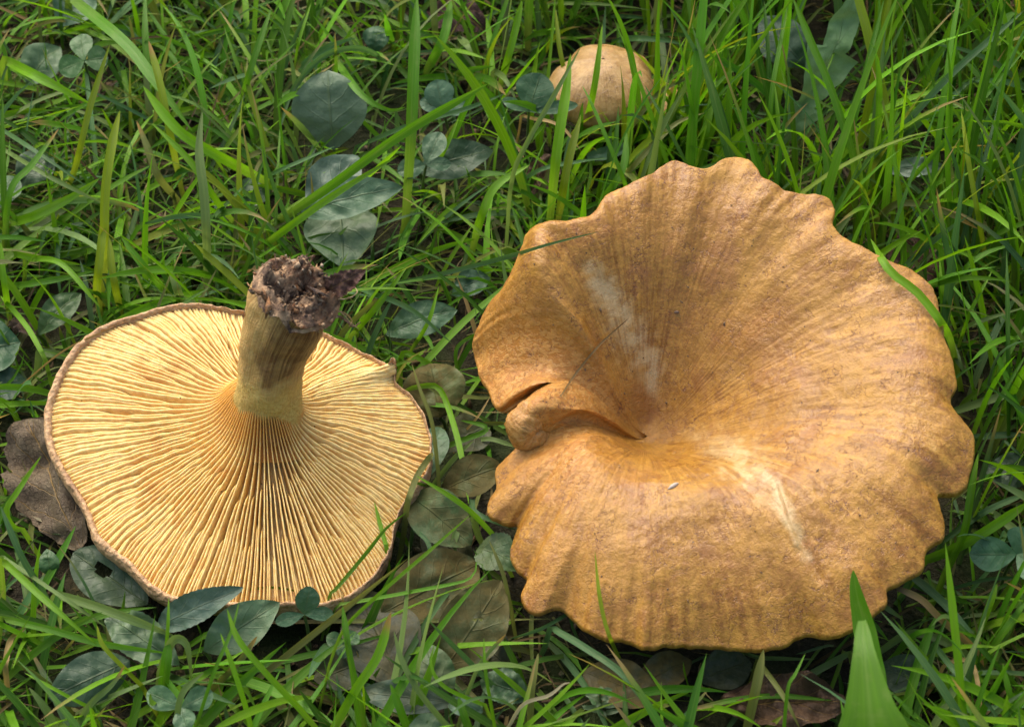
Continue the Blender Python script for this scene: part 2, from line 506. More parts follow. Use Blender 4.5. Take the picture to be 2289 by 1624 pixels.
NT_ = 720
ro = closed_resample(R_OUT, NT_)
ang = np.degrees(np.arctan2(-(ro[:, 1] - RC[1]), ro[:, 0] - RC[0]))
zr, sc, zcr = keyv(ang, 1) + DZ, keyv(ang, 2), keyv(ang, 3) + DZ
def csmooth(a, k):
    ker = np.hanning(2 * k + 1); ker /= ker.sum()
    return np.convolve(np.concatenate([a[-k:], a, a[:k]]), ker, 'valid')
zr, sc, zcr = csmooth(zr, 5), csmooth(sc, 6), csmooth(zcr, 6)
rim = np.array([P(u, v, z) for (u, v), z in zip(ro, zr)])
ZC = 0.42 + DZ
ctr = P(RC[0], RC[1], ZC)
NS = 150
ss = np.linspace(0, 1, NS) ** 0.9
ss[0] = 0.004
dirv = rim[:, :2] - ctr[:2]
rl = np.linalg.norm(dirv, axis=1)
dirn = dirv / rl[:, None]
th = np.unwrap(np.arctan2(dirv[:, 1], dirv[:, 0]))
dsm = np.stack([csmooth(dirv[:, 0], 62), csmooth(dirv[:, 1], 62)], 1)
slot = np.exp(-(np.minimum(np.abs(ang - 176), 360 - np.abs(ang - 176)) / 26) ** 2)[:, None]   # the slit stays sharp
dsm = dsm * (1 - slot) + dirv * slot
zr_s, sc_s, zcr_s = csmooth(zr, 40), csmooth(sc, 40), csmooth(zcr, 40)
def rxy(s):
    s = np.asarray(s)[..., None]
    f = s ** 3.2
    return ctr[:2] + s * (dsm[:, None, :] * (1 - f) + dirv[:, None, :] * f)
Sg = np.broadcast_to(ss[None, :], (NT_, NS))
def rtop(s):
    s = np.asarray(s)
    s2 = np.sqrt(s * s + 0.09 ** 2) - 0.09
    x = np.clip(s2 / sc[:, None], 0, 1)
    zin = ZC + (zcr - ZC)[:, None] * (1 - (1 - x) ** 1.8)
    y = np.clip((s - sc[:, None]) / (1.0001 - sc[:, None]), 0, 1)
    zo = zcr[:, None] + (zr - zcr)[:, None] * (0.7 * y ** 2 + 0.3 * (1 - np.sqrt(1 - 0.96 * y ** 2)) / 0.8)
    return np.where(s < sc[:, None], zin, zo)
XY = rxy(Sg)
def ssmooth(A, k):
    ker = np.hanning(2 * k + 3)[1:-1]; ker /= ker.sum()
    lo_ = A[:, :1] + (A[:, 1:k + 1][:, ::-1] - A[:, :1]) * 1.0
    hi_ = 2 * A[:, -1:] - A[:, -k - 1:-1][:, ::-1]
    B = np.concatenate([lo_, A, hi_], 1)
    return sum(ker[q] * B[:, q:q + A.shape[1]] for q in range(2 * k + 1))
Z = ssmooth(ssmooth(rtop(Sg), 16), 12)
XY = XY + dirn[:, None, :] * (0.05 * fbm(np.concatenate([rim[:, :2] * 1.6, rim[:, 2:]], 1), 4)[:, None] * sstep(.85, 1, Sg))[..., None]
for _q in range(NS):                                   # even out angular steps inside the funnel
    kk = int(round(36 * (1 - ss[_q]) ** 1.35))
    if kk > 1: Z[:, _q] = csmooth(Z[:, _q], kk)
def rough_top(XY, Z, s):
    p = np.concatenate([XY, Z[..., None] * 0.6], -1)
    cth = np.stack([np.cos(th), np.sin(th)], -1)[:, None, :] + 0 * XY
    d = 0.12 * perlin(p * 0.5) * sstep(0.15, 0.5, s) + 0.05 * perlin(p * 1.5) * sstep(0.1, 0.4, s) + 0.016 * fbm(p * 5, 2)
    pol = np.concatenate([cth * 9, s[..., None] * 1.3], -1)
    pol2 = np.concatenate([cth * 21, s[..., None] * 1.2], -1)
    d = d + 0.075 * perlin(pol) * sstep(0.65, 1.0, s)
    a = ang[:, None]
    nearside = sstep(-165, -120, a) * (1 - sstep(-70, -20, a))
    d = d + (0.018 + 0.05 * nearside) * perlin(pol2) * sstep(0.74, 0.97, s)
    fib = np.concatenate([cth * 45, s[..., None] * 4], -1)
    d = d + 0.010 * perlin(fib) * sstep(0.08, 0.3, s)
    # thin ring cracks on the viewer's side of the funnel
    return d
disp = rough_top(XY, Z, Sg)
Z = Z + disp
pu_, pv_, _ = proj(np.concatenate([XY, Z[..., None]], -1).reshape(-1, 3))
def groove(pts, wd_):
    d2 = np.full(pu_.shape, 1e9)
    q = cspline(np.array(pts, float), 40)
    for a_, b_ in q: d2 = np.minimum(d2, (pu_ - a_) ** 2 + (pv_ - b_) ** 2)
    return np.exp(-d2 / wd_ ** 2).reshape(NT_, NS)
Z = Z - 0.07 * groove([(1745, 1085), (1765, 1150), (1800, 1225), (1835, 1290)], 11) - 0.06 * groove([(1315, 600), (1360, 650), (1400, 700)], 26) \
      - 0.05 * groove([(1400, 1015), (1500, 1012), (1575, 1000)], 6) - 0.04 * groove([(1560, 1015), (1600, 1022)], 5) + 0.05 * groove([(1735, 1090), (1778, 1215)], 9)
top = np.concatenate([XY, Z[..., None]], -1)
# rolled margin and underside
rings = []
rr = 0.09
zl = Z[:, -1]
for f in np.linspace(0.25, 1.0, 8) * math.pi:
    rings.append(np.concatenate([XY[:, -1] + dirn * (rr * 0.55 * math.sin(f)), (zl - rr * (1 - math.cos(f)))[:, None]], 1))
for s in np.linspace(0.96, 0.1, 22):
    sb = np.full((NT_, 1), s)
    zu = rtop(sb)[:, 0] - 0.32 - 0.35 * (1 - s)
    rings.append(np.concatenate([rxy(sb)[:, 0], np.maximum(zu, 0.12)[:, None]], 1))
allr = np.concatenate([top] + [r_[:, None, :] for r_ in rings], 1)
NV = allr.shape[1]
sv = np.concatenate([ss, np.ones(8), np.linspace(0.96, 0.1, 22)])
V = allr.reshape(-1, 3)
U_, V_, _ = proj(V)
def blob(u, v, ru, rv=None, rot=0):
    rv = rv or ru
    du, dv = U_ - u, V_ - v
    c, s = math.cos(math.radians(rot)), math.sin(math.radians(rot))
    a, b = du * c + dv * s, -du * s + dv * c
    return np.exp(-((a / ru) ** 2 + (b / rv) ** 2))
def cap_mask():
    org = 1.0 * blob(1150, 830, 130, 95) + 0.6 * blob(1150, 720, 130, 90) + 0.8 * blob(1270, 860, 130, 70, 20) + 0.9 * blob(1230, 960, 130, 90) + 0.5 * blob(1230, 1060, 130, 80) + 0.55 * blob(1690, 720, 70, 40, -40) + 0.3 * blob(1400, 500, 200, 60) + 0.35 * blob(1280, 1300, 140, 100)
    pale = 0.9 * blob(1345, 635, 60, 30, 50) + 0.45 * blob(1395, 720, 90, 48, 62) + 0.45 * blob(1445, 810, 100, 55, 72) + 0.75 * blob(1457, 845, 30, 13, 95) \
        + 0.55 * blob(1680, 1055, 100, 55, 42) + 0.8 * blob(1755, 1135, 66, 17, 66) + 0.5 * blob(1795, 1225, 80, 20, 62) + 0.35 * blob(1600, 1000, 110, 50, 25) + .25 * blob(2050, 1000, 60, 80)  # broad soft patch on the front slope is a sheen painted as pale colour
    pale = pale * (0.75 + 0.5 * fbm(np.stack([U_ / 30, V_ / 30, U_ * 0], -1), 3))
    stain = 0.5 * blob(1570, 700, 110, 130) + 0.55 * blob(1730, 740, 130, 50, -45) + 0.4 * blob(1790, 880, 170, 50, -30) + 0.55 * blob(1440, 930, 70, 50) + 0.35 * blob(1600, 480, 160, 60) + 0.3 * blob(1500, 1180, 200, 60) + 0.35 * blob(1750, 1290, 160, 40, 20)
    return np.stack([np.clip(org, 0, 1), np.clip(pale, 0, 1), np.clip(stain, 0, 1), np.ones_like(org)], 1)
TH = np.broadcast_to(th[:, None], (NT_, NV))
pol = np.stack([np.cos(TH), np.sin(TH), np.broadcast_to(sv[None], (NT_, NV))], -1).reshape(-1, 3)
R_ORG = np.array([ctr[0], ctr[1], 0.0])
big = empty('mushroom', R_ORG, 'large ochre brown mushroom with wavy funnel cap standing among the grass', 'mushroom')
capo = mk('cap', V, grid_quads(NT_, NV, True), mat=M_CAP, parent=big, origin=R_ORG, attrs={'pc': V, 'pol': pol, 'mask': cap_mask()})
bvh_list = [(V.copy(), grid_quads(NT_, NV, True))]
# curled finger-like lobe lying in the slit of the margin
_tr = BVHTree.FromPolygons([tuple(p) for p in V], [tuple(int(i) for i in f) for f in grid_quads(NT_, NV, True)])
def cap_z(x, y):
    h = _tr.ray_cast(Vector((x, y, 20.0)), Vector((0, 0, -1)))
    return h[0][2] if h[0] is not None else None
fp = [(1262, 915, 2.7, .14), (1225, 912, 2.85, .27), (1190, 922, 2.85, .34), (1173, 945, 2.7, .36), (1176, 968, 2.5, .33), (1198, 978, 2.4, .26), (1228, 984, 2.3, .14)]
c4 = cspline([(*P(u, v, z), r_) for u, v, z, r_ in fp], 60)
endt = norm(c4[-1, :3] - c4[-4, :3])
ext = np.array([[*(c4[-1, :3] + endt * 0.08 * math.sin(a)), 0.10 * math.cos(a)] for a in np.linspace(0.15, 1.5, 12)])
c4 = np.vstack([c4, ext])
FV, FQ = tube_geo(c4[:, :3], c4[:, 3], 56)
fc = np.repeat(c4[None, :, :3], 56, 0).reshape(-1, 3)
fo = norm(FV - fc)
along = np.tile(np.linspace(0, 1, len(c4)), 56)
fd = 0.07 * fbm(FV * 1.8) + 0.03 * fbm(FV * 6, 2)
FV = FV + fo * fd[:, None]
U_, V_, _ = proj(FV)
fpol = np.stack([np.cos(along * 3), np.sin(along * 3), 0.6 + 0 * along], 1)
fm = np.stack([0.55 + 0 * along, 0.25 + 0 * along, 0 * along, 1 + 0 * along], 1)
tag(mk('rolled_lobe', FV, FQ, mat=M_CAP, parent=big, origin=R_ORG, attrs={'pc': FV, 'pol': fpol, 'mask': fm}), 'wrinkled inrolled end of the cap lobe')
bvh_list.append((FV, FQ))
# stem below the cap
sp_ = np.array([[ctr[0] + 0.3 * (1 - t), ctr[1] + 0.4, -0.35 + t * (ZC - 0.3)] for t in np.linspace(0, 1, 10)])
SV, SQ = tube_geo(sp_, 0.75 + 0.1 * np.cos(np.linspace(0, 5, 10)), 24)
mk('stem', SV, SQ, mat=M_STEM, parent=big, origin=R_ORG, attrs={'pc': SV, 'pol': SV * 0.2, 'mask': np.tile([0.3, 0.8, 0, 1], (len(SV), 1))})
# pale wound slime ridge, a white larva and dark crumbs are laid on the cap further down

# ------------------------------------------------------------------ upturned mushroom (gills to the sky)
L_OUT = [(300, 702), (360, 683), (420, 675), (480, 680), (530, 691), (600, 702), (670, 718), (730, 745), (790, 773), (845, 801), (868, 812),
         (878, 797), (886, 806), (884, 850), (925, 885), (950, 930), (965, 985), (961, 1040), (935, 1085), (898, 1128), (880, 1180),
         (872, 1225), (832, 1290), (775, 1332), (700, 1352), (650, 1347), (590, 1352), (520, 1350), (450, 1342), (390, 1340), (335, 1312),
         (280, 1257), (215, 1207), (192, 1150), (165, 1100), (130, 1048), (102, 985), (97, 930), (110, 870), (150, 792), (200, 742), (250, 717)]
LC = (597, 938)
NL = 640
lo = closed_resample(L_OUT, NL)
la = np.degrees(np.arctan2(-(lo[:, 1] - LC[1]), lo[:, 0] - LC[0]))
lz = 1.95 + 0.85 * np.sin(np.radians(la)) + 0.12 * np.sin(np.radians(3 * la + 40))
lz += 0.35 * np.exp(-((lo[:, 0] - 880) ** 2 + (lo[:, 1] - 800) ** 2) / 22 ** 2)
lrim = np.array([P(u, v, z) for (u, v), z in zip(lo, lz)])
lctr = P(LC[0], LC[1], 2.05)
ldir = lrim[:, :2] - lctr[:2]
lrl = np.linalg.norm(ldir, axis=1)
ldn = ldir / lrl[:, None]
lth = np.unwrap(np.arctan2(ldir[:, 1], ldir[:, 0]))
if lth[-1] < lth[0]:
    lth_flip = -1
lsm = np.stack([csmooth(ldir[:, 0], 40), csmooth(ldir[:, 1], 40)], 1)
lzs = csmooth(lz, 40)
RF = 0.30 + 0.55 * np.exp(-(((la - 200 + 540) % 360 - 180) / 75) ** 2)
SE = 0.968                                    # where gills end and the rolled margin begins
def gill_top(i, s):
    """height of the gill edges; i: (fractional) outline index"""
    i = np.asarray(i, float) % NL
    f = np.asarray(s) ** 7
    z1 = np.interp(i, np.arange(NL + 1), np.append(lz, lz[0])) * f + np.interp(i, np.arange(NL + 1), np.append(lzs, lzs[0])) * (1 - f) - 0.10
    base = 2.05 + (z1 - 2.05) * s
    bul = 0.28 * (1 - s * s)
    stemr = 0.75 * np.exp(-((s - 0.10) / 0.105) ** 2)
    return base + bul + stemr
def lpos(i, s, z):
    i = np.asarray(i, float) % NL
    f = np.clip(np.asarray(s), 0, 1.02) ** 7
    ex = np.interp(i, np.arange(NL + 1), np.append(ldir[:, 0], ldir[0, 0])) * f + np.interp(i, np.arange(NL + 1), np.append(lsm[:, 0], lsm[0, 0])) * (1 - f)
    ey = np.interp(i, np.arange(NL + 1), np.append(ldir[:, 1], ldir[0, 1])) * f + np.interp(i, np.arange(NL + 1), np.append(lsm[:, 1], lsm[0, 1])) * (1 - f)
    return np.stack([lctr[0] + ex * s, lctr[1] + ey * s, z], -1)
L_ORG = np.array([lctr[0], lctr[1], 0.0])
lm = empty('mushroom', L_ORG, 'upturned mushroom showing yellow gills and a stem with soil at its end', 'mushroom')
idx = np.arange(NL)
# brown cap skin: rolled margin and the outside of the bowl down to the ground
prof = []
for s, off in ((0.935, -0.22), (0.95, -0.12), (0.958, 0.0), (0.968, 0.07), (0.98, 0.10), (0.992, 0.07), (1.0, -0.02), (1.003, -0.14), (0.995, -0.28), (0.975, -0.42)):
    prof.append((s, off))
crings = []
pn = np.concatenate([np.stack([np.cos(lth), np.sin(lth)], 1) * 4, np.zeros((NL, 1))], 1)
lump = 0.04 * fbm(pn * 2.2) + 0.01 * fbm(pn * 9, 2)
for s, off in prof:
    crings.append(lpos(idx, (1 - (1 - s) * RF * 0.8) + lump * 0.08, lz - 0.03 + (off * 0.45 * RF if off > 0 else off) + lump * 0.5 + 0 * idx))
for q in np.linspace(0, 1, 14)[1:]:
    s = 0.975 - 0.87 * q
    zb = (lz - 0.44) * (1 - q) ** 1.6 * 0.9 + (lz - 0.44) * 0.1 * (1 - q) + 0.02
    crings.append(lpos(idx, np.full(NL, s), np.minimum(zb, lz - 0.44)))
CR = np.stack(crings, 1)
CRn = CR.shape[1]
CV = CR.reshape(-1, 3)
CV = CV + 0.02 * np.stack([fbm(CV * 4 + 5, 2), fbm(CV * 4 + 9, 2), fbm(CV * 4, 2)], -1)
U_, V_, _ = proj(CV)
cm = np.stack([np.clip(blob(195, 1095, 26, 16, 60) + 0.6 * blob(160, 1062, 14) + 0.5 * blob(140, 880, 8, 30), 0, 1)] + [0 * U_] * 2 + [0 * U_ + 1], 1)
lcap = mk('cap', CV, grid_quads(NL, CRn, True), mat=M_RIM, parent=lm, origin=L_ORG, attrs={'pc': CV, 'mask': cm})
bvh_list.append((CV, grid_quads(NL, CRn, True)))
# bed between the gills
bs = np.linspace(0.05, 0.955, 60)
BI = np.repeat(idx[:, None], 60, 1)
BS = np.repeat(bs[None], NL, 0)
BS = np.where(BS > .5, .5 + (BS - .5) * ((1 - .035 * RF[:, None]) - .5) / .455, BS)
def gill_h(i, s):
    a = np.interp(np.asarray(i, float) % NL, np.arange(NL + 1), np.append(la_u, la_u[0]))
    return 0.05 + 0.175 * np.sin(np.pi * np.clip((s - 0.02) / 0.98, 0, 1)) ** 0.7 * a
la_u = 1.0 - 0.55 * np.exp(-((la - 28) / 32) ** 2) - 0.25 * np.exp(-((la - 95) / 40) ** 2)
bot_ = np.exp(-((((la + 270) % 360 - 180)) / 48) ** 2)[:, None]
BZ = gill_top(BI, BS) - gill_h(BI, BS) * (1 + 1.0 * bot_)
BV = lpos(BI.ravel(), BS.ravel(), BZ.ravel())
bth = np.repeat(lth[:, None], 60, 1).ravel()
bpol = np.stack([np.cos(bth), np.sin(bth), BS.ravel()], 1)
mk('gill_bed', BV, grid_quads(NL, 60, True), mat=M_GILL, parent=lcap, origin=L_ORG, attrs={'pc': BV, 'pol': bpol})
bvh_list.append((BV, grid_quads(NL, 60, True)))
# every gill is its own blade
cumlen = np.concatenate([[0], np.cumsum(np.linalg.norm(np.roll(lrim, -1, 0) - lrim, axis=1))])
def outline_index(frac):
    return np.interp((frac % 1.0) * cumlen[-1], cumlen, np.arange(NL + 1))
NG1 = 73
gspec = []
for k in range(NG1):
    f0 = k / NG1
    j = lambda a: (rng.random() - 0.5) * a / NG1
    gspec.append((f0 + j(0.25), 0.10, 1.0))
    gspec.append((f0 + 0.5 / NG1 + j(0.2), 0.30 + 0.14 * rng.random(), 0.95))
    for q in (0.25, 0.75):
        if rng.random() < 0.98:
            gspec.append((f0 + q / NG1 + j(0.12), 0.50 + 0.22 * rng.random(), 0.85))
GN = 30
for f, s0, hs in gspec[:299]:
    i0 = outline_index(f)
    SEi = 1 - 0.026 * RF[int(i0) % NL]
    s = s0 + (SEi - s0) * np.linspace(0, 1, GN)
    seed = rng.random() * 50
    ga = (la[int(i0) % NL] + 90 + 180) % 360 - 180
    bot = math.exp(-(ga / 48) ** 2)
    # gentle common sway plus own crinkle
    sway = 6.5 * perlin(np.stack([s * 1.7, np.full(GN, f * 9), np.full(GN, 2.0)], -1)) * sstep(0.1, 0.45, s)
    crk = perlin(np.stack([s * 9, np.full(GN, f * 26), np.full(GN, 7.0)], -1)) * 1.2 + perlin(np.stack([s * 14, np.full(GN, seed), np.full(GN, 1.0)], -1)) * 0.9
    ii = i0 + sway * (1 - .45 * bot) + crk * (1 - .72 * bot) * sstep(0.15, 0.4, s)
    zt = gill_top(ii, s)
    hh = gill_h(ii, s) * (1 + 1.0 * bot)
    rise = np.clip((s - s0) / 0.07, 0, 1) if s0 > 0.2 else np.ones(GN)
    tail = np.clip((SEi + 0.004 - s) / 0.05, 0.05, 1)
    edge = 1 + 0.05 * perlin(np.stack([s * 16, np.full(GN, seed + 9), np.full(GN, 3.0)], -1))
    ztop = zt - hh + hh * hs * edge * (0.25 + 0.75 * np.sqrt(rise)) * (0.4 + 0.6 * np.sqrt(tail))
    c = lpos(ii, s, ztop)
    cb = lpos(ii, s, zt - hh - 0.03)
    tg = norm(np.gradient(c[:, :2], axis=0))
    sd_ = np.stack([-tg[:, 1], tg[:, 0], np.zeros(GN)], -1)
    wt = (0.013 + 0.017 * np.clip(s, 0, 1)) * (1 - .38 * bot) * (0.5 + 0.5 * rise)
    lean = 0.02 * perlin(np.stack([s * 3, np.full(GN, f * 7), np.full(GN, 5.0)], -1))
    cs = [cb - sd_ * (wt * 1.5)[:, None], c - sd_ * wt[:, None] - np.array([0, 0, 0.04]) + sd_ * lean[:, None], c - sd_ * (wt * 0.55)[:, None] + sd_ * lean[:, None] * 1.5,
          c + sd_ * (wt * 0.55)[:, None] + sd_ * lean[:, None] * 1.5, c + sd_ * wt[:, None] - np.array([0, 0, 0.04]) + sd_ * lean[:, None], cb + sd_ * (wt * 1.5)[:, None]]
    GV = np.stack(cs, 1).reshape(-1, 3)
    t_ = np.full(GN * 6, math.cos(f * 6.283))
    gpol = np.stack([t_, np.full(GN * 6, math.sin(f * 6.283)), np.repeat(s, 6)], 1)
    mk('gill', GV, grid_quads(GN, 6), mat=M_GILL, parent=lcap, origin=L_ORG, attrs={'pc': GV, 'pol': gpol})

# stem of the upturned mushroom
sB, sE = lctr + np.array([0, 0, -.15]), P(662, 655, 5.55)
sk = [(0, 1.15), (.06, .86), (.12, .715), (.22, .645), (.40, .655), (.62, .70), (.82, .765), (1, .79)]
side_ = norm(np.cross(sE - sB, CAM - sB))
tq_ = np.linspace(0, 1, 70)
c4 = np.concatenate([sB + (sE - sB) * tq_[:, None] + side_ * (-0.22 * np.sin(np.pi * tq_))[:, None], np.interp(tq_, [k[0] for k in sk], [k[1] for k in sk])[:, None]], 1)
for _ in range(3): c4[1:-1, 3] = (c4[:-2, 3] + c4[1:-1, 3] * 2 + c4[2:, 3]) / 4
ax_end, ax_dir = c4[-1, :3].copy(), norm(c4[-1, :3] - c4[-12, :3])
NSt = 72
SV, SQ = tube_geo(c4[:, :3], c4[:, 3], NSt)
fc = np.repeat(c4[None, :, :3], NSt, 0).reshape(-1, 3)
al = np.tile(np.linspace(0, 1, 70), NSt)
sth = np.repeat(np.linspace(0, 2 * np.pi, NSt, endpoint=False), 70)
spol = np.stack([np.cos(sth), np.sin(sth), al * 2.2], 1)
SV = SV + norm(SV - fc) * (0.09 * fbm(SV * 0.9) + 0.006 * perlin(np.stack([np.cos(sth) * 7, np.sin(sth) * 7, al * 3], -1)) + 0.012 * fbm(SV * 6, 2) + 0.10 * sstep(0.84, 1, al) * fbm(SV * 1.9))[:, None]
U_, V_, _ = proj(SV)
nz_ = 12 * fbm(SV * 2.2, 3)
_SP = [(574, 790), (582, 868), (612, 868), (630, 848), (690, 806), (716, 742), (700, 716), (600, 730)]
stp = sum(inpoly(U_ + nz_ + ja, V_ + nz_ * .7 + jb, _SP) for ja, jb in ((-7, 0), (7, 0), (0, -9), (0, 9), (3, 3), (-3, -3))) / 6.0
dk = 0.9 * stp + 0.3 * blob(690, 740, 45, 45) + 0.2 * blob(660, 705, 60, 30) + 0.4 * sstep(0.88, 1, al)
tanm = sstep(0.12, 0.62, al + 0.16 * fbm(SV * 1.4))
orr = 0.75 * (1 - sstep(0.06, 0.20, al + 0.05 * fbm(SV * 3)))
sm = np.stack([np.clip(dk, 0, 1), tanm, np.clip(orr, 0, 1), 1 + 0 * al], 1)
lst = mk('stem', SV, SQ, mat=M_STEM, parent=lm, origin=L_ORG, attrs={'pc': SV, 'pol': spol, 'mask': sm})
bvh_list.append((SV, SQ))
# torn soil-covered end: lumpy plug and loose crumbs
e1 = norm(np.cross(ax_dir, [0, 1, 0])); e2 = np.cross(ax_dir, e1)
nr, nt = 26, 72
rrn = np.linspace(0.0, 1.08, nr); tq = np.linspace(0, 2 * np.pi, nt, endpoint=False)
R2, T2 = np.meshgrid(rrn, tq, indexing='xy')
pt = ax_end + (R2 * np.cos(T2))[..., None] * 0.84 * e1 + (R2 * np.sin(T2))[..., None] * 0.84 * e2
hgt = 0.30 * (1 - (R2 / 1.08) ** 2) - 0.12 * sstep(0.95, 1.08, R2)
n_ = fbm(pt * 1.7, 4)
pt = pt + ax_dir * (hgt + 0.55 * n_ * (0.35 + 0.65 * sstep(1.1, 0.7, R2)) + 0.10 * np.abs(fbm(pt * 7, 2)))[..., None]
DV = pt.reshape(-1, 3)
nn = fbm(DV * 3.0, 3)
dc = np.where((nn > -0.02)[:, None], [0.48, 0.31, 0.17], [0.10, 0.06, 0.04])
dc = dc * (0.7 + 0.6 * rng.random((len(DV), 1)))
dark2 = fbm(DV * 1.3 + 20, 2) > 0.2
dc[dark2] = dc[dark2] * 0.4 + np.array([0.10, 0.04, 0.015])
soil = mk('soil_plug', DV, grid_quads(nt, nr, True), mat=M_BITS, parent=lst, origin=L_ORG, attrs={'pc': DV, 'colr': np.concatenate([dc, np.ones((len(dc), 1))], 1)})
def crumbs(n, place, smin, smax, pal):
    ico = np.array([[1, 0, 0], [-1, 0, 0], [0, 1, 0], [0, -1, 0], [0, 0, 1], [0, 0, -1]], float)
    tri = np.array([[0, 2, 4], [2, 1, 4], [1, 3, 4], [3, 0, 4], [2, 0, 5], [1, 2, 5], [3, 1, 5], [0, 3, 5]])
    Vs, Ts, Cs = [], [], []
    for k in range(n):
        c = place()
        q = ico * rng.uniform(smin, smax) * rng.uniform(0.25, 1.0, 3) * np.array([rng.choice([1, 2.2, 3.6]), 1, 1])
        A = np.linalg.qr(rng.normal(size=(3, 3)))[0]
        Vs.append((q + rng.normal(size=(6, 3)) * smin * 0.3) @ A + c)
        Ts.append(tri + 6 * k)
        Cs.append(np.tile(np.append(np.array(pal[rng.integers(len(pal))]) * rng.uniform(0.6, 1.3), 1), (6, 1)))
    return np.vstack(Vs), np.vstack(Ts), np.vstack(Cs)
def on_end():
    k = rng.integers(len(DV))
    while R2.ravel()[k] < 0.15 and rng.random() < 0.8:
        k = rng.integers(len(DV))
    return DV[k] + ax_dir * rng.uniform(0, 0.05) + rng.normal(size=3) * 0.03
PALS = [(0.52, 0.36, 0.20), (0.40, 0.24, 0.12), (0.10, 0.07, 0.045), (0.05, 0.035, 0.03), (0.20, 0.08, 0.03), (0.55, 0.42, 0.27), (0.04, 0.028, 0.025)]
QV, QT, QC = crumbs(420, on_end, 0.014, 0.045, PALS)
Q2, T2_, C2 = crumbs(70, on_end, 0.05, 0.11, [(.55, .38, .22), (.50, .30, .14), (.62, .48, .32), (.34, .16, .06), (.05, .035, .03)])
QV, QT, QC = np.vstack([QV, Q2]), np.vstack([QT, T2_ + len(QV)]), np.vstack([QC, C2])
tag(mk('soil_crumbs', QV, tris=QT, mat=M_BITS, parent=lst, origin=L_ORG, attrs={'pc': QV, 'colr': QC}, smooth=False), kind='stuff')
def solid(c, n):
    return np.tile([*c, 1.0], (n, 1))
for pts, r_, c_ in [([(745, 668, 5.5), (775, 668, 5.5), (797, 655, 5.45), (790, 640, 5.5), (774, 645, 5.5), (778, 655, 5.5)], .014, (.5, .36, .2)),
                    ([(735, 700, 5.2), (765, 712, 5.0), (790, 728, 4.9), (806, 720, 4.9)], .03, (.14, .07, .035)),
                    ([(740, 690, 5.2), (770, 700, 5.1), (785, 715, 5.0), (780, 728, 4.95)], .022, (.30, .20, .06)),
                    ([(590, 640, 5.5), (570, 633, 5.5), (556, 640, 5.5), (552, 632, 5.5)], .022, (.42, .24, .10)),
                    ([(622, 600, 5.9), (616, 585, 6.0), (614, 568, 6.1)], .018, (.12, .06, .04)),
                    ([(690, 595, 6.0), (696, 580, 6.1), (705, 572, 6.15), (690, 575, 6.2)], .022, (.16, .07, .04)),
                    ([(560, 690, 5.0), (550, 686, 4.95), (548, 700, 4.9)], .02, (.05, .03, .02)),
                    ([(748, 690, 5.3), (770, 705, 5.2), (800, 735, 5.0)], .012, (.35, .24, .12)),
                    ([(600, 615, 5.8), (588, 608, 5.8), (583, 600, 5.9)], .015, (.35, .2, .1))]:
    q = cspline([P(*p) for p in pts], 24)
    q = q + 0.02 * np.stack([fbm(q * 4), fbm(q * 4 + 3), fbm(q * 4 + 6)], -1)
    RV, RQ = tube_geo(q, np.linspace(r_, r_ * 0.5, 24), 6)
    mk('rootlet', RV, RQ, mat=M_BITS, parent=lst, origin=L_ORG, attrs={'pc': RV, 'colr': solid(c_, len(RV))})

# ------------------------------------------------------------------ shared: who is in front of what
trees = [BVHTree.FromPolygons([tuple(p) for p in v], [tuple(int(i) for i in f) for f in q]) for v, q in bvh_list]
camv = Vector(CAM)
def hit_depth(u, v):
    d = Vector(norm(ray(u, v)))
    best = None
    for t_ in trees:
        h = t_.ray_cast(camv, d)
        if h[0] is not None and (best is None or h[3] < best):
            best = h[3]
    return best, np.array(d)
def surf_pt(u, v, lift=0.0):
    b, d = hit_depth(u, v)
    return None if b is None else CAM + d * (b - lift)

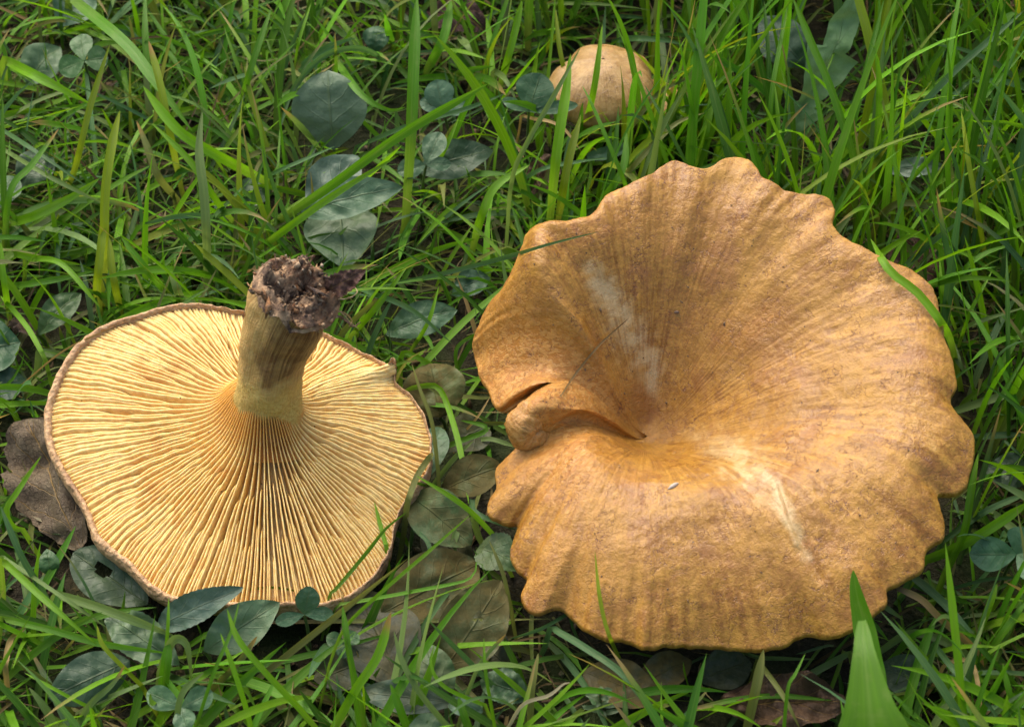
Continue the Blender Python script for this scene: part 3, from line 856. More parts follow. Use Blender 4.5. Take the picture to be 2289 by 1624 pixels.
# ------------------------------------------------------------------ grass blades traced one by one
PAL = {'b': (.145, .335, .005), 'g': (.09, .245, .008), 'd': (.05, .15, .008), 'u': (.07, .165, .05), 'p': (.15, .235, .06), 'y': (.20, .28, .008),
       'o': (.16, .18, .04), 't': (.40, .27, .10), 's': (.30, .20, .08), 'w': (.42, .36, .22)}
def blade_geo(pts, wid, colr, roll=0.0, tipc=None, basec=None, fold=0.28, taper=0.3, n=20, blunt=0.0, seed=0.0, wprof=None):
    """pts (k,3) base->tip, wid full width cm"""
    p = cspline(pts, n)
    tg = norm(np.gradient(p, axis=0))
    vw = norm(CAM - p)
    sd_ = norm(np.cross(tg, vw))
    nm = norm(np.cross(sd_, tg))
    rl_ = roll + 0.25 * np.sin(np.linspace(0, 3, n) + seed)
    c, s = np.cos(rl_)[:, None], np.sin(rl_)[:, None]
    sd2, nm2 = sd_ * c + nm * s, nm * c - sd_ * s
    t = np.linspace(0, 1, n)
    if wprof is None:
        wf = np.clip((1 - t) / taper, 0, 1) ** 0.65 * (0.72 + 0.28 * sstep(0, 0.3, t))
        wf = np.maximum(wf, blunt)
    else:
        wf = np.interp(t, np.linspace(0, 1, len(wprof)), wprof)
    hw = 0.5 * wid * wf[:, None] / np.maximum(np.abs(c), 0.5)
    Vv = np.stack([p + sd2 * hw, p + sd2 * hw * 0.5 - nm2 * hw * fold * 0.6, p - nm2 * hw * fold, p - sd2 * hw * 0.5 - nm2 * hw * fold * 0.6, p - sd2 * hw], 1).reshape(-1, 3)
    cc = np.tile(np.array(colr, float), (n, 1))
    if basec is not None:
        cc += (np.array(basec) - cc) * (1 - sstep(0, 0.35, t))[:, None]
    if tipc is not None:
        cc += (np.array(tipc) - cc) * sstep(0.80, 0.93, t)[:, None]
    cc = np.repeat(np.concatenate([cc, np.ones((n, 1))], 1), 5, 0)
    L = np.linalg.norm(np.diff(p, axis=0), axis=1).sum()
    uv = np.stack([np.tile([-1, -.5, 0, .5, 1], n), np.repeat(t * L, 5), np.full(n * 5, seed)], 1)
    return Vv, grid_quads(n, 5), cc, uv

# (points in photo pixels, width px, colour, flags, label)  flags: T root at the upper end, O lies over a mushroom, x tan tip, l lies low, n nearer/higher
BL = [
 ([(150,-12),(277,94),(337,169),(432,297)],24,'g','T','long wide green grass blade slanting down beside the three-leaved clover'),
 ([(7,132),(118,189),(203,233)],22,'b','T','broad bright grass blade slanting below the three-leaved clover'),
 ([(233,660),(233,548),(236,422),(250,324),(268,246)],20,'y','','upright pale yellow-green grass blade with a rounded scuffed tip'),
 ([(405,422),(381,304),(358,189),(332,91)],16,'y','x',None),
 ([(618,419),(439,321),(378,270),(319,192)],22,'b','',None),
 ([(537,513),(489,456),(422,358),(339,275)],14,'b','',None),
 ([(402,452),(354,395),(327,324),(305,270)],16,'o','x','olive grass blade with an orange tip amid green grass'),
 ([(145,435),(169,371),(202,236),(246,98)],14,'y','',None),
 ([(537,257),(547,202),(574,111),(607,17)],14,'g','',None),
 ([(658,152),(668,94),(695,7)],6,'b','',None),
 ([(7,560),(24,425),(71,368),(132,287)],14,'g','x',None),
 ([(520,516),(472,486),(405,483),(307,503)],12,'u','','bluish grass blade arching flat above the upturned mushroom'),
 ([(462,648),(462,548),(456,439),(445,337),(452,246)],20,'p','','dull grey-green upright grass blade behind the upturned cap'),
 ([(0,287),(88,344),(202,422)],10,'u','T',None), ([(0,330),(120,400),(260,470)],10,'p','T',None),
 ([(0,500),(67,486),(152,445),(223,398)],20,'b','',None),
 ([(574,408),(624,381),(749,327)],8,'u','',None),
 ([(594,514),(740,415),(903,298),(1095,185)],20,'g','','long straight grass blade slanting across the tall culm'),
 ([(560,570),(594,545),(749,434),(891,347)],16,'b','','bright straight grass blade over the broad blue-green leaves'),
 ([(883,162),(839,122),(792,108),(721,128),(654,203),(623,297)],12,'u','',"slender grass blade arching over the single round-tipped leaf"),
 ([(748,132),(805,209),(866,246),(907,240)],16,'g','T',None),
 ([(792,331),(907,283),(1042,243),(1130,209)],10,'u','',None),
 ([(1116,196),(1143,101),(1167,0)],16,'b','',None), ([(951,162),(991,84),(1008,0)],20,'g','',None),
 ([(1131,560),(1143,405),(1177,321),(1244,203),(1298,105)],11,'p','','long pale grass blade leaning over the round clover leaflet'),
 ([(1305,297),(1329,189),(1346,54)],14,'b','','upright bright grass blade in front of the small tan mushroom'),
 ([(1275,219),(1251,111),(1241,20)],10,'y','',None),
 ([(1143,418),(1211,378),(1295,361),(1359,353)],9,'u','',None),
 ([(971,374),(1001,317),(1025,263)],12,'b','',None), ([(1015,168),(1059,155),(1106,148)],14,'g','',None),
 ([(1030,84),(1049,111),(1062,138)],18,'p','T',None), ([(1103,158),(1130,179),(1160,239)],14,'p','T',None),
 ([(1227,510),(1244,341),(1265,203),(1275,120)],22,'b','','tall grass blade with yellowish foot at the big cap edge'),
 ([(1244,510),(1268,371),(1298,257)],18,'y','','shorter yellow-green blade sharing a foot with a taller one'),
 ([(1055,560),(1076,482),(1109,415),(1184,368)],18,'b','',None),
 ([(1371,345),(1431,256),(1483,200),(1571,160)],10,'o','','olive grass blade arching in front of the small tan mushroom'),
 ([(1345,450),(1371,421),(1451,333),(1511,276),(1575,252)],12,'o','','pale olive blade rising behind the big cap towards the small mushroom'),
 ([(1371,92),(1419,86),(1491,92),(1539,103)],13,'u','',"bluish blade lying level above the small tan mushroom's cap"),
 ([(1559,385),(1583,260),(1599,176)],18,'b','',None), ([(1711,420),(1723,224),(1739,120),(1763,0)],10,'g','',None),
 ([(1912,540),(1908,361),(1884,281),(1851,184),(1811,92),(1771,-5)],16,'g','','long blade curving down in front of the jagged dandelion leaf'),
 ([(1715,300),(1717,132),(1707,0)],9,'d','',None), ([(1731,420),(1739,289),(1731,188)],9,'b','',None),
 ([(1847,440),(1884,361),(1911,260),(1944,120),(1976,-5)],12,'g','',None),
 ([(1865,470),(1932,369),(2012,289),(2132,160),(2288,24)],14,'u','','long straight bluish blade slanting up from behind the big cap'),
 ([(1960,480),(2072,361),(2172,248),(2300,100)],11,'g','',None),
 ([(2064,206),(2152,240),(2300,328)],9,'p','T',None),
 ([(1944,560),(1958,500),(1990,463),(2032,453),(2112,473),(2188,513)],15,'o','x','arched olive blade with a dry tan end beside the big cap'),
 ([(2140,830),(2117,745),(2053,657),(1989,606),(1945,533)],17,'b','O','bright green curved blade lying on the shoulder of the big cap'),
 ([(2124,660),(2156,601),(2204,565),(2272,543)],11,'g','',None), ([(2164,577),(2112,537),(2064,473)],11,'b','',None),
 ([(2208,610),(2184,473),(2164,361),(2148,248)],11,'y','',None), ([(2112,397),(2192,389),(2252,349),(2300,353)],14,'b','',None),
 ([(1691,375),(1687,313),(1679,260)],7,'b','',None), ([(1751,430),(1795,385),(1835,357)],9,'b','',None),
 ([(1595,355),(1611,313),(1635,252)],10,'b','',None), ([(1830,430),(1884,361),(1936,313)],9,'b','',None),
 ([(2000,320),(2110,230),(2180,172)],12,'u','',None), ([(1900,420),(1990,300),(2070,260),(2200,245)],12,'g','',None),
 ([(2139,745),(2108,659),(2099,574)],8,'b','',None), ([(2139,781),(2171,691),(2218,603)],8,'b','',None),
 ([(2117,749),(2189,718),(2300,683)],10,'p','',None), ([(2153,898),(2207,853),(2300,715)],14,'g','',None),
 ([(2124,763),(2144,812),(2164,842)],16,'p','T','short pale drooping blade touching the big cap edge'),
 ([(2121,922),(2211,893),(2300,868)],18,'p','',None), ([(2175,1015),(2225,907),(2300,780)],10,'g','',None),
 ([(2171,977),(2229,972),(2300,970)],15,'u','',None), ([(2243,983),(2300,1034)],6,'u','T',None),
 ([(2254,1000),(2252,727),(2249,560)],10,'d','',None), ([(2198,1132),(2234,1087)],8,'g','',None),
 ([(2111,1282),(2134,1236),(2157,1178),(2170,1096),(2186,1012)],17,'b','n','bright upright blade beside the clover with a broad leaflet'),
 ([(2060,1255),(2137,1223),(2202,1187),(2300,1122)],22,'b','n','broad bright blade reaching out from under the big cap'),
 ([(2105,1210),(2202,1142),(2300,1100)],14,'u','',None), ([(2105,1322),(2202,1295),(2300,1289)],8,'u','',None),
 ([(2179,1430),(2209,1356),(2228,1303)],16,'b','','short bright upright blade between flattened brown-tipped blades'),
 ([(1959,1460),(2033,1415),(2105,1431),(2170,1470),(2218,1522)],18,'p','','pale blade arching low in front of the cap edge'),
 ([(2085,1437),(2137,1502),(2202,1567),(2250,1632)],14,'u','T',None),
 ([(2111,1483),(2153,1473),(2179,1499),(2199,1630)],10,'t','T','dry straw-yellow sharply bent blade among flattened blades by the very broad blade'),
 ([(2076,1486),(2111,1551),(2148,1630)],12,'u','T',None), ([(1964,1346),(2019,1384)],12,'p','T',None),
 ([(2190,1490),(2235,1421),(2300,1335)],16,'g','',None), ([(1700,1640),(1748,1598)],14,'y','',None),
 ([(1930,1370),(1950,1390),(1985,1431)],10,'g','T',None),
 ([(2300,1560),(2240,1500),(2130,1380)],12,'d','',None), ([(2300,1640),(2260,1560),(2240,1480)],14,'g','',None),
 ([(2189,1457),(2102,1382),(2060,1340),(2010,1316),(1980,1310)],15,'s','n','dry brown-streaked blade with frayed end touching the cap margin'),
 ([(2037,1285),(2105,1343),(2170,1415),(2212,1470)],18,'u','Tx','wide grey-green blade with brown tip slanting down from the cap'),
 ([(830,642),(960,618),(1120,578),(1230,545),(1342,517)],10,'u','O','thin dark straight blade reaching over the rim of the big cap'),
 ([(1252,886),(1290,830),(1340,770),(1408,708)],5,'s','O','thin brown straw stuck in the fold of the big cap'),
 ([(1400,1505),(1360,1416),(1340,1333),(1329,1230)],9,'y','O','slim upright green blade standing before the ribbed margin of the big cap'),
 ([(1230,1401),(1302,1443),(1398,1512),(1490,1632)],16,'u','T','long bluish blade slanting down below the big cap'),
 ([(590,1390),(760,1387),(960,1386),(1238,1382)],10,'o','l','straight horizontal stalk running between the two mushrooms'),
 ([(1272,1369),(1207,1405),(1135,1428)],8,'u','T',None),
 ([(731,1500),(769,1405),(845,1329),(960,1230),(1055,1146)],8,'b','n','thin bright blade slanting over the brown-dusted leaves'),
 ([(750,1352),(921,1321),(1047,1294),(1062,1262),(1070,1249),(1078,1262),(1087,1298)],8,'g','n','thin blade with a sharp kink near the leafy gap'),
 ([(1112,1205),(1055,1146),(1005,1108),(929,1062)],12,'b','n',None),
 ([(905,875),(913,869),(964,861),(987,876),(1011,940),(1031,1018),(1048,1129)],13,'b','n','arched bright blade between the two mushrooms'),
 ([(981,1100),(977,1035),(964,940),(937,866),(920,812)],9,'o','n','narrow olive blade standing between the two mushrooms'),
 ([(895,865),(895,809),(906,788),(957,812),(998,839)],12,'b','',None), ([(1025,845),(1018,788),(1038,761),(1089,738)],8,'g','',None),
 ([(977,1005),(1031,984),(1082,964),(1079,950),(1028,939)],12,'g','',None), ([(957,1098),(1011,1028),(1058,984)],11,'p','',None),
 ([(1025,978),(1065,934),(1096,885)],5,'t','','short orange straw leaning in the gap between the mushrooms'),
 ([(1065,983),(1099,981),(1153,998)],10,'p','',None), ([(957,1086),(890,1069),(839,1064)],6,'g','O',None),
 ([(863,1220),(849,1170),(836,1119)],10,'b','O','small pointed blade standing up in front of the gills'),
 ([(910,1122),(933,1062),(967,1011)],14,'o','O',None),
 ([(735,1330),(760,1305),(822,1231),(863,1180),(910,1143)],9,'g','O',None),
 ([(1055,1113),(1065,1146),(1153,1184)],12,'u','T',None), ([(1058,1160),(1025,1180),(1015,1214),(1021,1238)],16,'p','T',None),
 ([(923,1180),(957,1214),(967,1280)],10,'u','T',None), ([(862,1215),(872,1190),(900,1200),(915,1225)],12,'b','',None),
 ([(0,1247),(90,1330),(180,1409),(223,1445)],16,'b','Tn','bright straight blade slanting down past the grey dead leaf'),
 ([(101,1330),(47,1240),(0,1129)],14,'u','n',None), ([(54,1186),(29,1176),(14,1140),(40,1096),(92,1018)],13,'b','n','bent bright blade before the grey dead leaf'),
 ([(0,1240),(108,1312),(244,1405)],9,'p','T',None), ([(122,1326),(216,1355),(323,1395),(395,1423)],20,'p','T','wide pale grass blade lying over dark leaves below the upturned cap'),
 ([(0,1380),(108,1405),(230,1438),(377,1459)],16,'g','T',None), ([(370,1460),(375,1402),(377,1334)],8,'b','n',None),
 ([(366,1520),(377,1431)],24,'g','n',None), ([(360,1500),(385,1432),(417,1441),(428,1520)],20,'p','n','folded pale blade with a sharp bend below the shiny folded leaf'),
 ([(435,1632),(478,1502),(517,1409),(535,1341)],8,'g','n',None), ([(562,1632),(550,1582),(521,1492),(492,1413)],12,'b','n',None),
 ([(710,1632),(665,1578),(593,1502),(532,1427),(507,1359)],14,'b','n','long bright blade rising toward the leaves under the gilled mushroom'),
 ([(394,1632),(400,1570),(417,1535),(456,1501)],14,'p','n',None), ([(128,1632),(101,1582),(65,1535)],18,'p','n',None),
 ([(201,1580),(154,1556),(54,1502)],8,'b','n',None), ([(167,1632),(201,1574),(251,1528),(280,1484)],14,'p','nx',None),
 ([(320,1535),(280,1495),(230,1441),(216,1395)],10,'y','n',None), ([(418,1445),(456,1420),(496,1402)],12,'g','',None),
 ([(769,1370),(762,1312),(744,1276)],5,'t','O',None), ([(500,1330),(517,1323),(604,1312),(679,1323)],6,'b','O','thin blade lying level across the lowest gills'),
 ([(463,1550),(535,1477),(575,1420)],14,'o','x',None), ([(11,1484),(25,1427),(57,1405)],14,'t','T',None),
 ([(742,1632),(796,1538),(845,1462),(874,1365)],20,'b','nx','broad bright blade with a yellow and brown tip near dusted leaves'),
 ([(1008,1632),(940,1550),(899,1477),(880,1409)],13,'p','n',None), ([(1085,1576),(994,1534),(963,1485),(971,1439)],9,'b','n',None),
 ([(1107,1632),(1085,1500),(1081,1424)],8,'b','n',None), ([(1036,1570),(1074,1481),(1131,1416)],9,'p','nx',None),
 ([(1184,1632),(1188,1538),(1203,1458)],16,'o','',None), ([(807,1580),(781,1462),(765,1352)],14,'g','n',None),
 ([(1131,1632),(1169,1573),(1226,1553),(1260,1527),(1279,1525)],8,'w','n','crooked pale dry straw below the big cap'),
 ([(912,1634),(891,1576),(872,1527)],18,'g','n',None), ([(1049,1632),(1036,1595),(1024,1557)],18,'g','n',None),
 ([(1142,1360),(1123,1279),(1093,1207)],9,'o','n',None),
 ([(1660,1441),(1654,1450),(1689,1467),(1748,1471),(1822,1472)],9,'p','','thin pale blade bending level under the big cap'),
 ([(1751,1632),(1761,1535),(1777,1505),(1800,1458)],8,'g','n',None), ([(1900,1457),(1813,1505),(1743,1541)],16,'p','',None),
 ([(1553,1582),(1650,1561),(1741,1554),(1861,1564)],12,'g','l',None), ([(1668,1632),(1693,1518),(1706,1450)],22,'o','',None),
 ([(1693,1476),(1748,1551),(1790,1632)],12,'o','T',None),
 ([(779,757),(849,676),(914,589)],14,'b','','bright blade slanting up beside the soil-covered stem end'),
 ([(919,782),(957,719),(981,638)],9,'b','',None), ([(800,643),(919,692),(1011,768)],12,'u','T',None),
 ([(30,872),(55,854),(152,778),(293,716)],4,'s','O','long thin dry straw resting on the rim of the upturned cap'),
 ([(40,1146),(109,1167),(201,1200)],6,'w','','pale thin straw across the grey dead leaf'),
 ([(55,579),(136,589),(228,692)],12,'b','T',None), ([(222,690),(217,638),(228,530),(232,470)],18,'y','',None), ([(270,700),(252,611),(244,530)],16,'y','',None),
 ([(406,672),(379,606)],18,'p','',None), ([(379,660),(325,600),(271,530)],16,'g','',None),
 ([(0,640),(60,635),(150,620),(210,605)],14,'g','',None), ([(0,560),(70,575),(180,592)],14,'b','',None),
 ([(20,700),(5,600),(2,540)],14,'b','',None), ([(100,800),(60,730),(0,660)],12,'b','T',None), ([(88,786),(130,792),(160,800)],18,'p','T',None),
 ([(35,930),(20,905),(-10,890)],14,'b','',None), ([(1610,520),(1500,300),(1440,190)],8,'d','',None),
 ([(906,500),(919,292),(925,137),(932,-10)],25,'g','','thick tall upright grass culm rising behind the mushrooms'),
 ([(1165,258),(1195,266),(1230,272),(1262,290),(1300,340)],7,'t','T','thin orange dry stalk bending past the round clover leaflet'),
 ([(1420,500),(1400,420),(1330,250),(1300,190)],9,'g','',None), ([(1330,470),(1390,380),(1400,290)],16,'g','',None),
]
lawn = {'V': [], 'Q': [], 'C': [], 'U': [], 'n': 0}
def add_lawn(Vv, Q, C, U):
    lawn['V'].append(Vv); lawn['Q'].append(Q + lawn['n']); lawn['C'].append(C); lawn['U'].append(U); lawn['n'] += len(Vv)

def traced(pts, wpx, ck, fl, label):
    q = cspline(pts, 24)                         # root to tip, photo pixels
    t = np.linspace(0, 1, 24)
    dv = (q[0, 1] - q[:, 1]) * K * DIST
    du = np.abs(q[:, 0] - q[0, 0]) * K * DIST
    Lc = np.linalg.norm(np.diff(q, axis=0), axis=1).sum() * K * DIST
    if 'T' in fl:
        z = 0.9 + 0.16 * Lc * 4 * t * (1 - t) - 0.3 * t + 0.25 * min(Lc, 4) * 0.5
    elif 'l' in fl:
        z = np.full(24, 0.7)
    else:
        z = 0.35 + 0.72 * np.maximum(dv, -0.25) + 0.16 * du + 0.10 * Lc * np.sin(np.pi * t)
    if 'n' in fl:
        z = z + 0.7
    elif q[:, 1].mean() < 720 and 'l' not in fl:
        z = z + 0.9 * sstep(0, .35, t) * (1.0 if q[:, 0].mean() < 1300 else 1.4)
    z = np.clip(z, 0.25, 8)
    p = np.array([P(a, b, c) for (a, b), c in zip(q, z)])
    if 'O' in fl:
        dd = np.full(24, np.nan)
        for k in range(24):
            h, d = hit_depth(*q[k])
            dk_ = np.linalg.norm(p[k] - CAM)
            if h is not None:
                lift = 0.12 if wpx < 7 else 0.28
                dk_ = min(dk_, h - lift) if wpx >= 7 else h - 0.08
            dd[k] = dk_
        for _ in range(2):
            dd = np.minimum(dd, np.convolve(np.pad(dd, 2, 'edge'), np.ones(5) / 5, 'valid'))
        p = np.array([CAM + norm(ray(*q[k])) * dd[k] for k in range(24)])
    dep = (p[0] - CAM) @ FW
    # root into the soil
    if not ('O' in fl and wpx < 7):
        r0 = p[0].copy()
        g0 = float(ground_z(r0[0], r0[1]))
        if r0[2] > g0:
            back = p[0] - p[2]; back[2] = 0
            bl_ = norm(back) * min(0.5, 0.3 * (r0[2] - g0))
            p = np.vstack([[r0[0] + bl_[0], r0[1] + bl_[1], g0 - 0.1], (r0 + [r0[0] + bl_[0] * .7, r0[1] + bl_[1] * .7, g0]) / 2, p])
    wid = wpx * K * dep
    cc = np.array(PAL[ck]) * rng.uniform(0.85, 1.15)
    tipc = (0.36, 0.22, 0.05) if 'x' in fl else (None if ck in 'tsw' else tuple(np.array(cc) * [1.15, 1.08, 1.0]))
    basec = tuple(cc * 0.6 + np.array([0.22, 0.22, 0.06]) * 0.4) if ck in 'bgy' else None
    if ck == 's': tipc = (0.10, 0.055, 0.03)
    if 'l' in fl: basec = (0.33, 0.19, 0.08)
    Vv, Q, C, U = blade_geo(p, wid, cc, roll=rng.uniform(-0.5, 0.5), tipc=tipc, basec=basec, taper=rng.uniform(0.18, 0.42), n=26, seed=rng.random() * 40, fold=0.3)
    if label:
        o = np.array([p[0][0], p[0][1], max(p[0][2], 0)])
        kind = 'dry_straw' if ck in 'tsw' else 'grass_blade'
        tag(mk(kind, Vv, Q, mat=M_GRASS, origin=o, attrs={'colr': C, 'uvw': U}), label, 'straw' if ck in 'tsw' else 'grass blade')
    else:
        add_lawn(Vv, Q, C, U)
for b_ in BL:
    traced(*b_)

# the broad out-of-focus blade close to the lens and the slim one behind it
pts = np.array([P(1975, 1720, 4.6), P(1962, 1690, 5.0), P(1948, 1620, 5.4), P(1938, 1530, 5.7), P(1930, 1450, 5.9), P(1926, 1385, 5.9)])
pts = np.vstack([[pts[0][0] + 0.4, pts[0][1] - 0.6, -0.1], pts])
Vv, Q, C, U = blade_geo(pts, 1.35, (.09, .22, .004), roll=0.25, n=30, seed=3.0, wprof=[.5, .75, .98, 1.0, .86, .62, .47, .36, .26, .20, .10], fold=0.22)
tag(mk('grass_blade', Vv, Q, mat=M_GRASS, origin=(pts[0][0], pts[0][1], 0), attrs={'colr': C, 'uvw': U}), 'very broad bright green blade tapering upward before the big cap', 'grass blade')
pts = np.array([P(1962, 1560, 2.2), P(1945, 1470, 2.9), P(1928, 1390, 3.4), P(1912, 1320, 3.9), P(1906, 1272, 4.2)])
pts = np.vstack([[pts[0][0] + 0.2, pts[0][1], -0.1], pts])
Vv, Q, C, U = blade_geo(pts, 0.42, PAL['g'], roll=0.1, n=26, seed=5.0, taper=0.42, fold=0.25)
tag(mk('grass_blade', Vv, Q, mat=M_GRASS, origin=(pts[0][0], pts[0][1], 0), attrs={'colr': C, 'uvw': U}), 'pointed green blade standing behind the very broad blade', 'grass blade')

# ------------------------------------------------------------------ leaves
def leaf_geo(base, tip, hw_px, colr, dust=0.0, nrm=None, arch=0.25, cup=0.18, peak=0.45, power=0.8, teeth=0.0, tn=16, wav=0.05, hole=None, notch=0.0, lobes=0.0, na=30, nc=15):
    wav = wav * 1.7
    B, Tp = P(*base), P(*tip)
    t = np.linspace(0, 1, na)
    ctrl = (B + Tp) / 2
    n0 = norm(np.array(nrm if nrm is not None else (0, -0.45, 0.9)))
    axis = norm(Tp - B)
    sd_ = norm(np.cross(axis, n0)); nm = norm(np.cross(sd_, axis))
    if nm[2] < 0: nm = -nm
    mid = B[None] * (1 - t)[:, None] + Tp[None] * t[:, None] + nm[None] * (arch * 4 * t * (1 - t))[:, None]
    view = norm(CAM - ctrl)
    vis = math.sqrt(max(0.12, 1 - (sd_ @ view) ** 2))
    hw = hw_px * K * ((ctrl - CAM) @ FW) / vis
    e = math.log(0.5) / math.log(peak)
    wf = np.sin(np.pi * np.clip(t, 0, 1) ** e) ** power
    if lobes:
        saw = (t * lobes) % 1.0
        wf = wf * (0.42 + 0.58 * saw ** 1.3)
    if teeth:
        wf = wf * (1 + teeth * (((t * tn) % 1.0) - 0.5))
    if notch:
        wf = np.where(t > 0.93, wf + notch * 0.2, wf)
    x = np.linspace(-1, 1, nc)
    T2_, X2 = np.meshgrid(t, x, indexing='ij')
    Vv = mid[:, None] + sd_ * (X2 * wf[:, None] * hw)[..., None]
    hgt = cup * hw * (X2 ** 2) * wf[:, None] - 0.06 * hw * np.exp(-(X2 / 0.12) ** 2) * wf[:, None]
    Vv = Vv + nm * hgt[..., None]
    if notch:
        Vv = Vv - axis * (notch * hw * np.exp(-(X2 / 0.25) ** 2) * sstep(0.8, 1, T2_))[..., None]
    fl = Vv.reshape(-1, 3)
    fl = fl + nm * ((wav * hw) * 2.2 * fbm(fl * (1.1 / hw) + hw_px, 3))[:, None]
    q = grid_quads(na, nc)
    if hole:
        cx, ct, r_ = hole
        fcx = X2.ravel()[q].mean(1); fct = T2_.ravel()[q].mean(1)
        q = q[((fcx - cx) / r_) ** 2 + ((fct - ct) / (r_ * 0.45)) ** 2 > 1]
    uv = np.stack([X2.ravel(), T2_.ravel(), np.full(X2.size, hw_px)], 1)
    cc = np.concatenate([np.tile(np.array(colr), (len(fl), 1)), np.full((len(fl), 1), dust)], 1)
    return fl, q, cc, uv, B
BLU, BLD, GRN, OLV, PLB = (.105, .178, .082), (.05, .10, .042), (.05, .12, .025), (.07, .10, .025), (.13, .21, .12)
def stalk(parent, B, origin, r=0.035, c=(.10, .15, .04), dx=0.1, dy=0.2):
    g = float(ground_z(B[0] + dx, B[1] + dy))
    q = cspline([np.array([B[0] + dx, B[1] + dy, min(g, B[2]) - 0.15]), np.array([B[0] + dx * .8, B[1] + dy * .8, (g + B[2]) / 2]), B], 10)
    Vv, Q = tube_geo(q, np.linspace(r * 1.2, r, 10), 6)
    uv = np.zeros((len(Vv), 3)); uv[:, 0] = .5
    mk('stalk', Vv, Q, mat=M_LEAF, parent=parent, origin=origin, attrs={'pc': Vv, 'colr': np.tile([*c, 0], (len(Vv), 1)), 'uvw': uv})
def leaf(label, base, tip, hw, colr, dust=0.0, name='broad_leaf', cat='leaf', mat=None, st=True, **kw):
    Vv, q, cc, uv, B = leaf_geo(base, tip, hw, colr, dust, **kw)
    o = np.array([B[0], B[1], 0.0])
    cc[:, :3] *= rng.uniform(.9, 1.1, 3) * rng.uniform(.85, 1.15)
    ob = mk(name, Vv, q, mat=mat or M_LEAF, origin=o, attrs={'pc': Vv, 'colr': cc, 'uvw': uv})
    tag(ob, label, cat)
    if st: stalk(ob, B, o)
    return ob
leaf('large round-tipped blue-green leaf standing behind the soil-covered stem', (745, 335, .5), (733, 158, 2.2), 84, BLU, peak=.58, power=.62, nrm=(0, -.8, .5), wav=.04)
leaf('blue-green leaf lying over another one, below the long straight blade', (672, 475, 1.2), (900, 418, 1.7), 44, BLU, peak=.45, power=.75, nrm=(-.1, -.6, .8))
leaf('shaded blue-green leaf pointing down behind the stem end', (760, 462, .9), (768, 600, .5), 84, BLU, peak=.42, power=.8, nrm=(0, -.35, .9), arch=.1)
leaf('faint blue-green leaf half hidden under the long straight blade', (690, 480, .8), (800, 350, 1.3), 55, (.075, .13, .075), peak=.5)
leaf('pointed dark blue-green leaf behind the trefoil beside the tall culm', (935, 385, .7), (1102, 336, 1.2), 43, BLD, peak=.5, nrm=(0, -.6, .8))
leaf('oval dark leaf between the soil-covered stem end and the big cap', (862, 748, .8), (1022, 692, 1.2), 40, (.05, .11, .05), peak=.5, nrm=(0, -.5, .85))
leaf('narrow dark green leaf behind the rim of the upturned cap', (85, 748, .6), (182, 656, 1.0), 32, GRN, peak=.5, nrm=(0, -.5, .85))
leaf('broad dark green leaf beyond the long thin dry straw', (-60, 800, .7), (46, 765, 1.1), 62, (.04, .10, .03), peak=.6)
leaf('smaller dark leaf under the broad dark green one beyond the straw', (-30, 880, .4), (60, 850, .5), 40, (.03, .075, .03), peak=.5)
leaf('dark bluish leaf with a chewed hole under the rim of the upturned cap', (330, 1350, .5), (165, 1235, .8), 62, BLD, peak=.55, power=.6, hole=(.1, .62, .24), nrm=(0, -.5, .85), arch=.1)
leaf('folded shiny bluish leaf lapping over the lowest gills', (352, 1402, 1.0), (545, 1312, 2.0), 36, (.07, .125, .08), peak=.45, power=.7, nrm=(-.15, -.6, .8), cup=.3, teeth=.1, tn=14)
leaf('dull bluish leaf with a browned tip below the gilled mushroom', (455, 1455, .8), (625, 1345, 1.5), 52, BLU, peak=.5, nrm=(.1, -.6, .8), dust=.15)
leaf('wrinkled grey-green leaf under the wide pale blade', (402, 1485, .6), (235, 1372, 1.0), 50, BLU, peak=.5, teeth=.08, nrm=(0, -.5, .85), wav=.1)
leaf('dark shiny leaf beside the clover with chewed leaflets', (290, 1475, .8), (108, 1560, .9), 56, BLD, peak=.5, power=.65, nrm=(0, -.65, .75), cup=-.2)
leaf('grey-brown dusted round leaf under the arched bright blade', (985, 935, .5), (960, 812, 1.1), 70, OLV, .85, peak=.5, power=.6, nrm=(0, -.6, .8))
leaf('grey-olive rounded leaf with a pale spot touching the big cap', (985, 1098, .9), (1122, 1040, 1.4), 46, OLV, .75, peak=.58, power=.62, nrm=(0, -.55, .85), wav=.03)
leaf('blue-grey leaf tucked against the gill rim between both mushrooms', (940, 1085, .4), (985, 955, .7), 36, BLU, .1, peak=.55)
leaf('green leaf half dusted brown under crossing blades', (918, 1108, 1.2), (1055, 1218, .8), 60, (.06, .13, .03), .6, peak=.45, power=.65, nrm=(0, -.55, .85))
leaf('dark green toothed leaf touching the margin of the big cap', (1065, 1225, .8), (1168, 1268, 1.0), 46, (.045, .11, .03), .25, peak=.5, teeth=.12, nrm=(.2, -.5, .85))
leaf('broad olive-grey leaf dusted brown above the straight stalk', (850, 1372, .7), (1070, 1258, .9), 78, OLV, .85, peak=.5, power=.6, nrm=(0, -.6, .8))
leaf('long olive leaf with a small torn hole crossing the straight stalk', (980, 1512, .6), (1120, 1296, 1.5), 74, OLV, .7, peak=.5, power=.7, hole=(-.05, .60, .13), nrm=(.1, -.65, .75))
leaf('dark dusted leaf beneath the olive ones', (900, 1540, .3), (810, 1345, .5), 95, (.05, .075, .04), .5, peak=.5)
leaf('upright rounded green leaf below the olive leaf with a hole', (1000, 1575, .6), (950, 1440, 1.3), 46, (.05, .11, .035), .3, peak=.55, power=.62, nrm=(0, -.7, .7))
leaf('flat grey leaf lying under bright blades below the rounded green leaf', (1030, 1570, .8), (800, 1545, .9), 38, (.09, .13, .09), .3, peak=.55, nrm=(0, -.6, .8))
